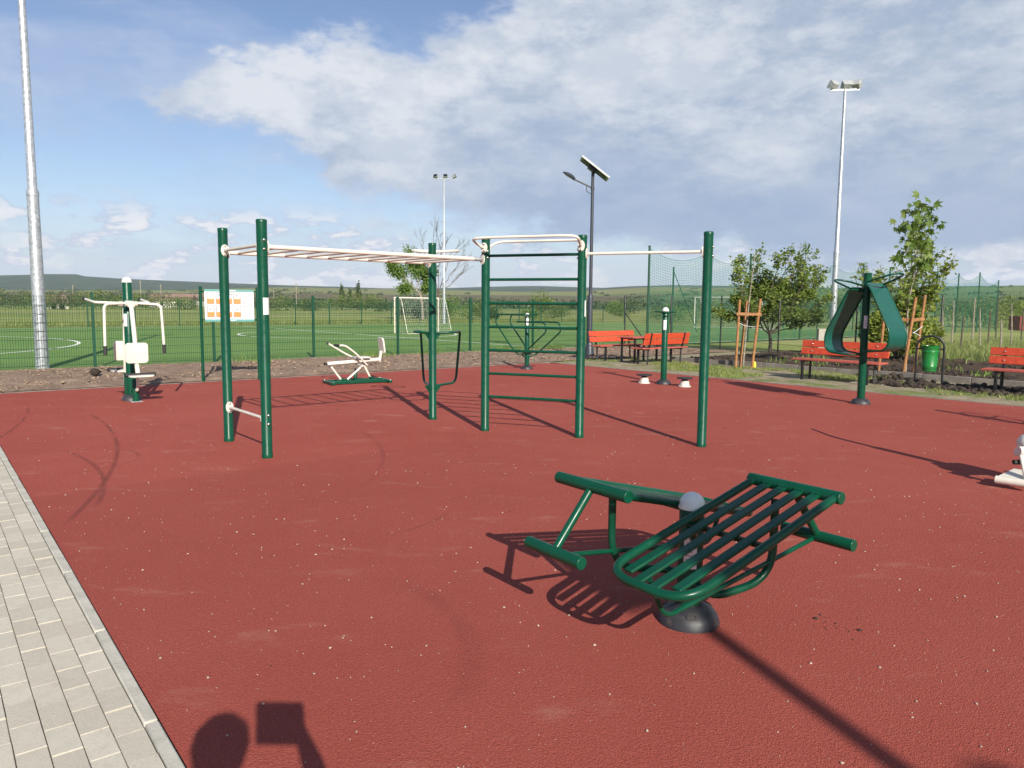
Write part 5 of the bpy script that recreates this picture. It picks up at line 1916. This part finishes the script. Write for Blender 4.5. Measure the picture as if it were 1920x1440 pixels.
# ------------------------------------------------------------------ small things on the ground
def lumps(name, pts, smin, smax, mat, seed, label, cat, flat=.7, zoff=.3):
    g = np.random.default_rng(seed)
    base = np.array([(1, 0, 0), (-1, 0, 0), (0, 1, 0), (0, -1, 0), (0, 0, 1), (0, 0, -1)], float)
    tri = np.array([(0, 2, 4), (2, 1, 4), (1, 3, 4), (3, 0, 4), (2, 0, 5), (1, 2, 5), (3, 1, 5), (0, 3, 5)])
    # one subdivision towards a lump
    vs_, fs_, mp = [tuple(b) for b in base], [], {}
    def mid(i, j):
        k = (min(i, j), max(i, j))
        if k not in mp:
            m = (np.array(vs_[i]) + np.array(vs_[j])) / 2
            mp[k] = len(vs_); vs_.append(tuple(m / np.linalg.norm(m)))
        return mp[k]
    for a, b_, c in tri:
        x, y, z = mid(a, b_), mid(b_, c), mid(c, a)
        fs_ += [(a, x, z), (x, b_, y), (z, y, c), (x, y, z)]
    B = np.array(vs_); F = np.array(fs_)
    n = len(pts)
    s = (smin * (smax / smin) ** (g.random(n) ** 2.4))
    V = B[None] * s[:, None, None] * (1 + g.normal(size=(n, len(B), 1)) * .16)
    V[:, :, 2] *= flat
    V[:, :, 0] *= g.uniform(.7, 1.4, (n, 1))
    V += np.asarray(pts)[:, None, :]
    V[:, :, 2] += (s * zoff)[:, None]
    Fa = (F[None] + (np.arange(n) * len(B))[:, None, None]).reshape(-1, 3)
    o = raw_obj(name, V.reshape(-1, 3), Fa, mat, None, True)
    return tag(o, label, cat, None, 'stuff')


g_ = np.random.default_rng(2)
n_ = 3600
yy = 2.0 * (18 / 2.0) ** (g_.random(n_) ** .55)
xx = g_.uniform(-.75, .78, n_) * yy
aa = xx * CA + yy * SA; bb = -xx * SA + yy * CA
k_ = (aa > ca0 - .03 + (bb - 2.55) * .0271) & (aa < ca1 - .1) & (bb < cb - .1)
lumps('court_grit', np.stack([xx[k_], yy[k_], np.zeros(k_.sum())], 1), .0016, .0062, M['pebble'], 3, 'pale grit scattered over the red court', 'grit', .8, .5)
lumps('soil_bed_clods', scatter(-12, 23, cb + .15, 20.3, 9000, 13, None, 1, .02), .008, .042, M['clod_dry'], 14, 'dry brown clods scattered over the soil bed', 'clods')
lumps('garden_clods', scatter(18.1, 24.3, -8, 13.7, 10000, 15, None, 1, .07), .012, .06, M['clod'], 16, 'dark clods of dug garden soil', 'clods')
hp = []
for c, r_, n in (((8.5, 15.5), .55, 400), ((9.3, 14.6), .75, 800), ((10.2, 14.1), .9, 800), ((7.95, 15.95), .35, 200), ((9.0, 17.2), .7, 300), ((11.1, 13.2), .8, 500)):
    q = g_.normal(size=(n, 2)) * r_ * .5
    z = .10 * np.exp(-(q ** 2).sum(1) / (r_ * .4) ** 2)
    hp.append(np.stack([q[:, 0] + c[0], q[:, 1] + c[1], z * g_.random(n)], 1))
hp = np.vstack(hp)
ha = hp[:, 0] * CA + hp[:, 1] * SA
lumps('dug_earth', hp[ha > ca1 + .15], .018, .085, M['clod'], 17, 'dark dug earth heaped round the litter bin and the right bench', 'earth')
q = np.random.default_rng(61).normal(size=(26, 2)) * np.array([.10, .07]) + np.array([1.62, 3.62])
q2 = np.random.default_rng(62).uniform(size=(70, 2)) * np.array([12, 9]) + np.array([-4.5, 3.0])
qa = np.vstack([q, q2]); qk = (qa[:, 0] * CA + qa[:, 1] * SA > 1.2)
lumps('court_debris', np.column_stack([qa[qk], np.zeros(qk.sum())]), .003, .011, M['clod'], 63, 'dark crumbs of earth dropped on the red court', 'debris', .6, .4)
# single dark lumps lying on the soil bed by the press machine
for i, (x, y, s, lab) in enumerate(((-9.0, 16.05, .13, 'dark lump of earth left of the press machine on the soil bed'), (-11.2, 15.9, .22, 'dark clump of earth at the far left of the soil bed'))):
    g2 = np.random.default_rng(40 + i)
    o = lumps('earth_clod', np.array([[x, y, .03]]), s, s * 1.01, M['clod'], 40 + i, lab, 'clod', .8, .4)
    o['kind'] = 'thing'
# concrete stub beside the right mast
t = thing('concrete_post', 'short whitish concrete post in front of the right floodlight mast', 'post', (11.55, 28.0, 0))
MB().box((0, 0, .40), (.26, .22, .80)).build('shaft', M['kerb'], t, bevel=.012)
MB().box((0, 0, .815), (.28, .24, .03)).build('cap_slab', M['kerb'], t, bevel=.006)

# garden stakes
stk = [(.570, 27.5, 1.15, .03), (.588, 30.0, 1.9, -.02), (.600, 26.5, 1.3, .05), (.615, 33.0, 2.05, .0), (.626, 27.5, 1.6, -.09), (.646, 34.0, 2.1, .02), (.654, 26.8, 1.2, -.04), (.668, 29.0, 1.75, -.10), (.680, 33.0, 1.6, .03), (.548, 32.0, 1.7, .0), (.575, 31.5, 1.5, -.05), (.636, 31.0, 1.5, .04)]
lbl = ['pale', 'grey', 'thin dark', 'whitish', 'leaning dark', 'pale thin', 'short dark', 'crooked pale', 'bright pale', 'grey thin', 'dark', 'slanting grey']
for i, (tn, ds, h_, ln) in enumerate(stk):
    r_ = .03 if i % 3 else .038
    m = MB().tube([(0, 0, -.1), (ln * .4, 0, h_ * .5), (ln, .02, h_)], [r_, r_ * .95, r_ * .8], 7)
    o = m.build('garden_stake', M['oldwood' if i % 3 != 2 else 'bark'])
    o.location = (tn * ds, ds, .05)
    tag(o, '%s wooden garden stake standing in the tall grass behind the right bench' % lbl[i], 'stake', 'garden stakes')

# rusty red cart body at the right edge
t = thing('red_trailer', 'rusty red trailer box at the right edge beyond the garden', 'trailer', (25.9, 36.5, 0), R(-15))
MB().box((0, 0, .95), (2.6, 1.4, .7)).build('box', M['rust'], t, bevel=.02)
MB().box((.3, -.72, .72), (1.4, .05, .3)).build('side_flap', M['rubber'], t, bevel=.01)
for x in (-.7, .8):
    MB().lathe([(.30, -.08), (.32, -.05), (.32, .05), (.30, .08)], (x, -.62, .32), 18, Matrix.Rotation(R(90), 3, 'X')).build('wheel', M['rubber'], t)

# far houses, utility poles
def house(tan, dist, w, d_, hw, hr, label, rz):
    x, y = tan * dist, dist
    t = thing('far_house', label, 'house', (x, y, ground_z(x, y) - .2), rz)
    MB().box((0, 0, hw / 2), (w, d_, hw)).build('wall', M['plaster'], t)
    o = .4
    v = [(-w / 2 - o, -d_ / 2 - o, hw - .1), (w / 2 + o, -d_ / 2 - o, hw - .1), (w / 2 + o, d_ / 2 + o, hw - .1), (-w / 2 - o, d_ / 2 + o, hw - .1), (-w / 2 - o, 0, hw + hr), (w / 2 + o, 0, hw + hr)]
    MB().add(v, [(0, 1, 5, 4), (2, 3, 4, 5), (3, 0, 4), (1, 2, 5), (3, 2, 1, 0)]).build('roof', M['roof'], t)
    for k in range(2):
        MB().box((-w * .2 + k * w * .4, -d_ / 2 - .03, hw * .55), (1.0, .1, 1.2)).build('window', M['glass_dark'], t)


house(-.612, 168, 4.5, 4, 1.6, 1.7, 'pale little house among the bushes behind the left mast', R(55))
house(-.452, 235, 12, 7, 2.6, 1.6, 'long low house with reddish roof far behind the information board', R(8))
house(-.432, 255, 11, 7, 2.8, 1.8, 'far house with brown roof beside the long low house', R(-12))
for i, (tn, ds, h_, lab) in enumerate(((-.495, 200, 9.0, 'far utility pole left of the information board'), (-.468, 210, 8.0, 'thin far utility pole just left of the information board'), (-.288, 200, 8.5, 'far utility pole right of the nearest rig post'), (-.318, 215, 6.5, 'short far utility pole right of the nearest rig post'), (-.585, 230, 8.0, 'far utility pole between the left mast and the press machine'), (-.69, 240, 8.0, 'far utility pole at the left edge'))):
    x, y = tn * ds, ds
    t = thing('utility_pole', lab, 'utility pole', (x, y, ground_z(x, y) - .2), 0, 'far utility poles')
    MB().tube([(0, 0, 0), (0, 0, h_ * .85)], [.12, .09], 8).build('pole', M['oldwood'], t)
    MB().box((0, 0, h_ * .85 - .4), (1.2, .08, .08)).build('crossarm', M['oldwood'], t)


# ------------------------------------------------------------------ the photographer, standing behind the lens
def photographer():
    root = thing('person', 'person in dark jacket behind the camera, seen only as a shadow', 'person', (-.09, -.33, 0))
    o = Vector((-.09, -.33, 0))
    V, E, RD = [], [], []
    def v(p, r, par=None):
        V.append(Vector(p)); RD.append(r if isinstance(r, tuple) else (r, r))
        if par is not None: E.append((par, len(V) - 1))
        return len(V) - 1
    pel = v((0, 0, .96), (.155, .115))
    w_ = v((0, 0, 1.10), (.135, .10), pel)
    ch = v((0, .01, 1.28), (.165, .115), w_)
    sh = v((0, 0, 1.41), (.12, .085), ch)
    nk = v((0, .01, 1.48), (.058, .058), sh)
    hd0 = v((0, .03, 1.56), (.075, .085), nk)
    hd1 = v((0, .035, 1.65), (.082, .098), hd0)
    hd2 = v((0, .02, 1.71), (.062, .075), hd1)
    for s in (1, -1):
        a = v((s * .17, 0, 1.39), .062, sh)
        el = v((.36, .14, 1.16), .058, a) if s > 0 else v((-.24, -.04, 1.10), .05, a)
        tgt = Vector((.105, -.045, 1.55)) - o if s > 0 else Vector((-.27, .10, .80))
        wr = v(Vector((.30, .20, 1.36)).lerp(tgt, .62) if s > 0 else Vector((-.265, .06, .90)), .040, el)
        pm_ = v(tgt, (.020, .034), wr)
        for k in range(4):
            b_ = tgt + Vector((-s * .004, .012 - .0 * k, .028 - .019 * k))
            f1 = v(b_ + Vector((s * .004, .020, .006)), .0085, pm_)
            f2 = v(b_ + Vector((-s * .012, .030 + .0, .008)), .0078, f1)
            v(b_ + Vector((-s * .028, .022, .007)), .0072, f2)
        t1 = v(tgt + Vector((-s * .012, -.012, -.02)), .010, pm_)
        v(tgt + Vector((-s * .036, -.010, -.004)), .0085, t1)
        hp_ = v((s * .095, 0, .90), (.085, .09), pel)
        kn = v((s * .11, .02, .50), .058, hp_)
        an = v((s * .12, -.02, .10), .040, kn)
        ft = v((s * .125, .02, .045), (.042, .04), an)
        v((s * .14, .17, .03), (.04, .026), ft)
    me = bpy.data.meshes.new('body')
    me.from_pydata([tuple(p) for p in V], E, [])
    ob = bpy.data.objects.new('body', me)
    link(ob, root)
    me.materials.append(M['cloth'])
    sk = ob.modifiers.new('skin', 'SKIN')
    sd = me.skin_vertices[0].data
    for i, (a, b_) in enumerate(RD):
        sd[i].radius = (a, b_)
    sd[0].use_root = True
    sk.use_smooth_shade = True
    ss = ob.modifiers.new('sub', 'SUBSURF'); ss.levels = 1; ss.render_levels = 1
    MB().lathe([(.03, -.10), (.085, -.06), (.102, 0), (.095, .055), (.06, .095), (.01, .11)], (0, .0, 1.655), 18).build('hair', M['hair'], root)
    ph = thing('mobile_phone', 'dark mobile phone held up by the person behind the camera', 'phone', (.018, -.030, 1.565))
    MB().slab(.188, .080, .009, (.012, 0, .050), None, .010).build('phone_body', M['glass_dark'], ph)
    MB().slab(.188, .088, .005, (.012, 0, -.034), None, .010).build('case_flap', M['rubber'], ph)


photographer()

# ------------------------------------------------------------------ the air between here and the hills
def haze():
    m = bpy.data.materials.new('thin_haze')
    m.use_nodes = True
    nt = m.node_tree
    for nd in list(nt.nodes):
        nt.nodes.remove(nd)
    out = nt.nodes.new('ShaderNodeOutputMaterial')
    pv = nt.nodes.new('ShaderNodeVolumePrincipled')
    pv.inputs['Color'].default_value = (.72, .82, 1.0, 1)
    pv.inputs['Density'].default_value = HAZE
    pv.inputs['Anisotropy'].default_value = .0
    nt.links.new(pv.outputs[0], out.inputs['Volume'])
    o = MB().box((0, 0, 130), (12000, 12000, 264)).build('haze', m, ang=None)
    tag(o, kind='stuff')


HAZE = 1.0e-4
haze()
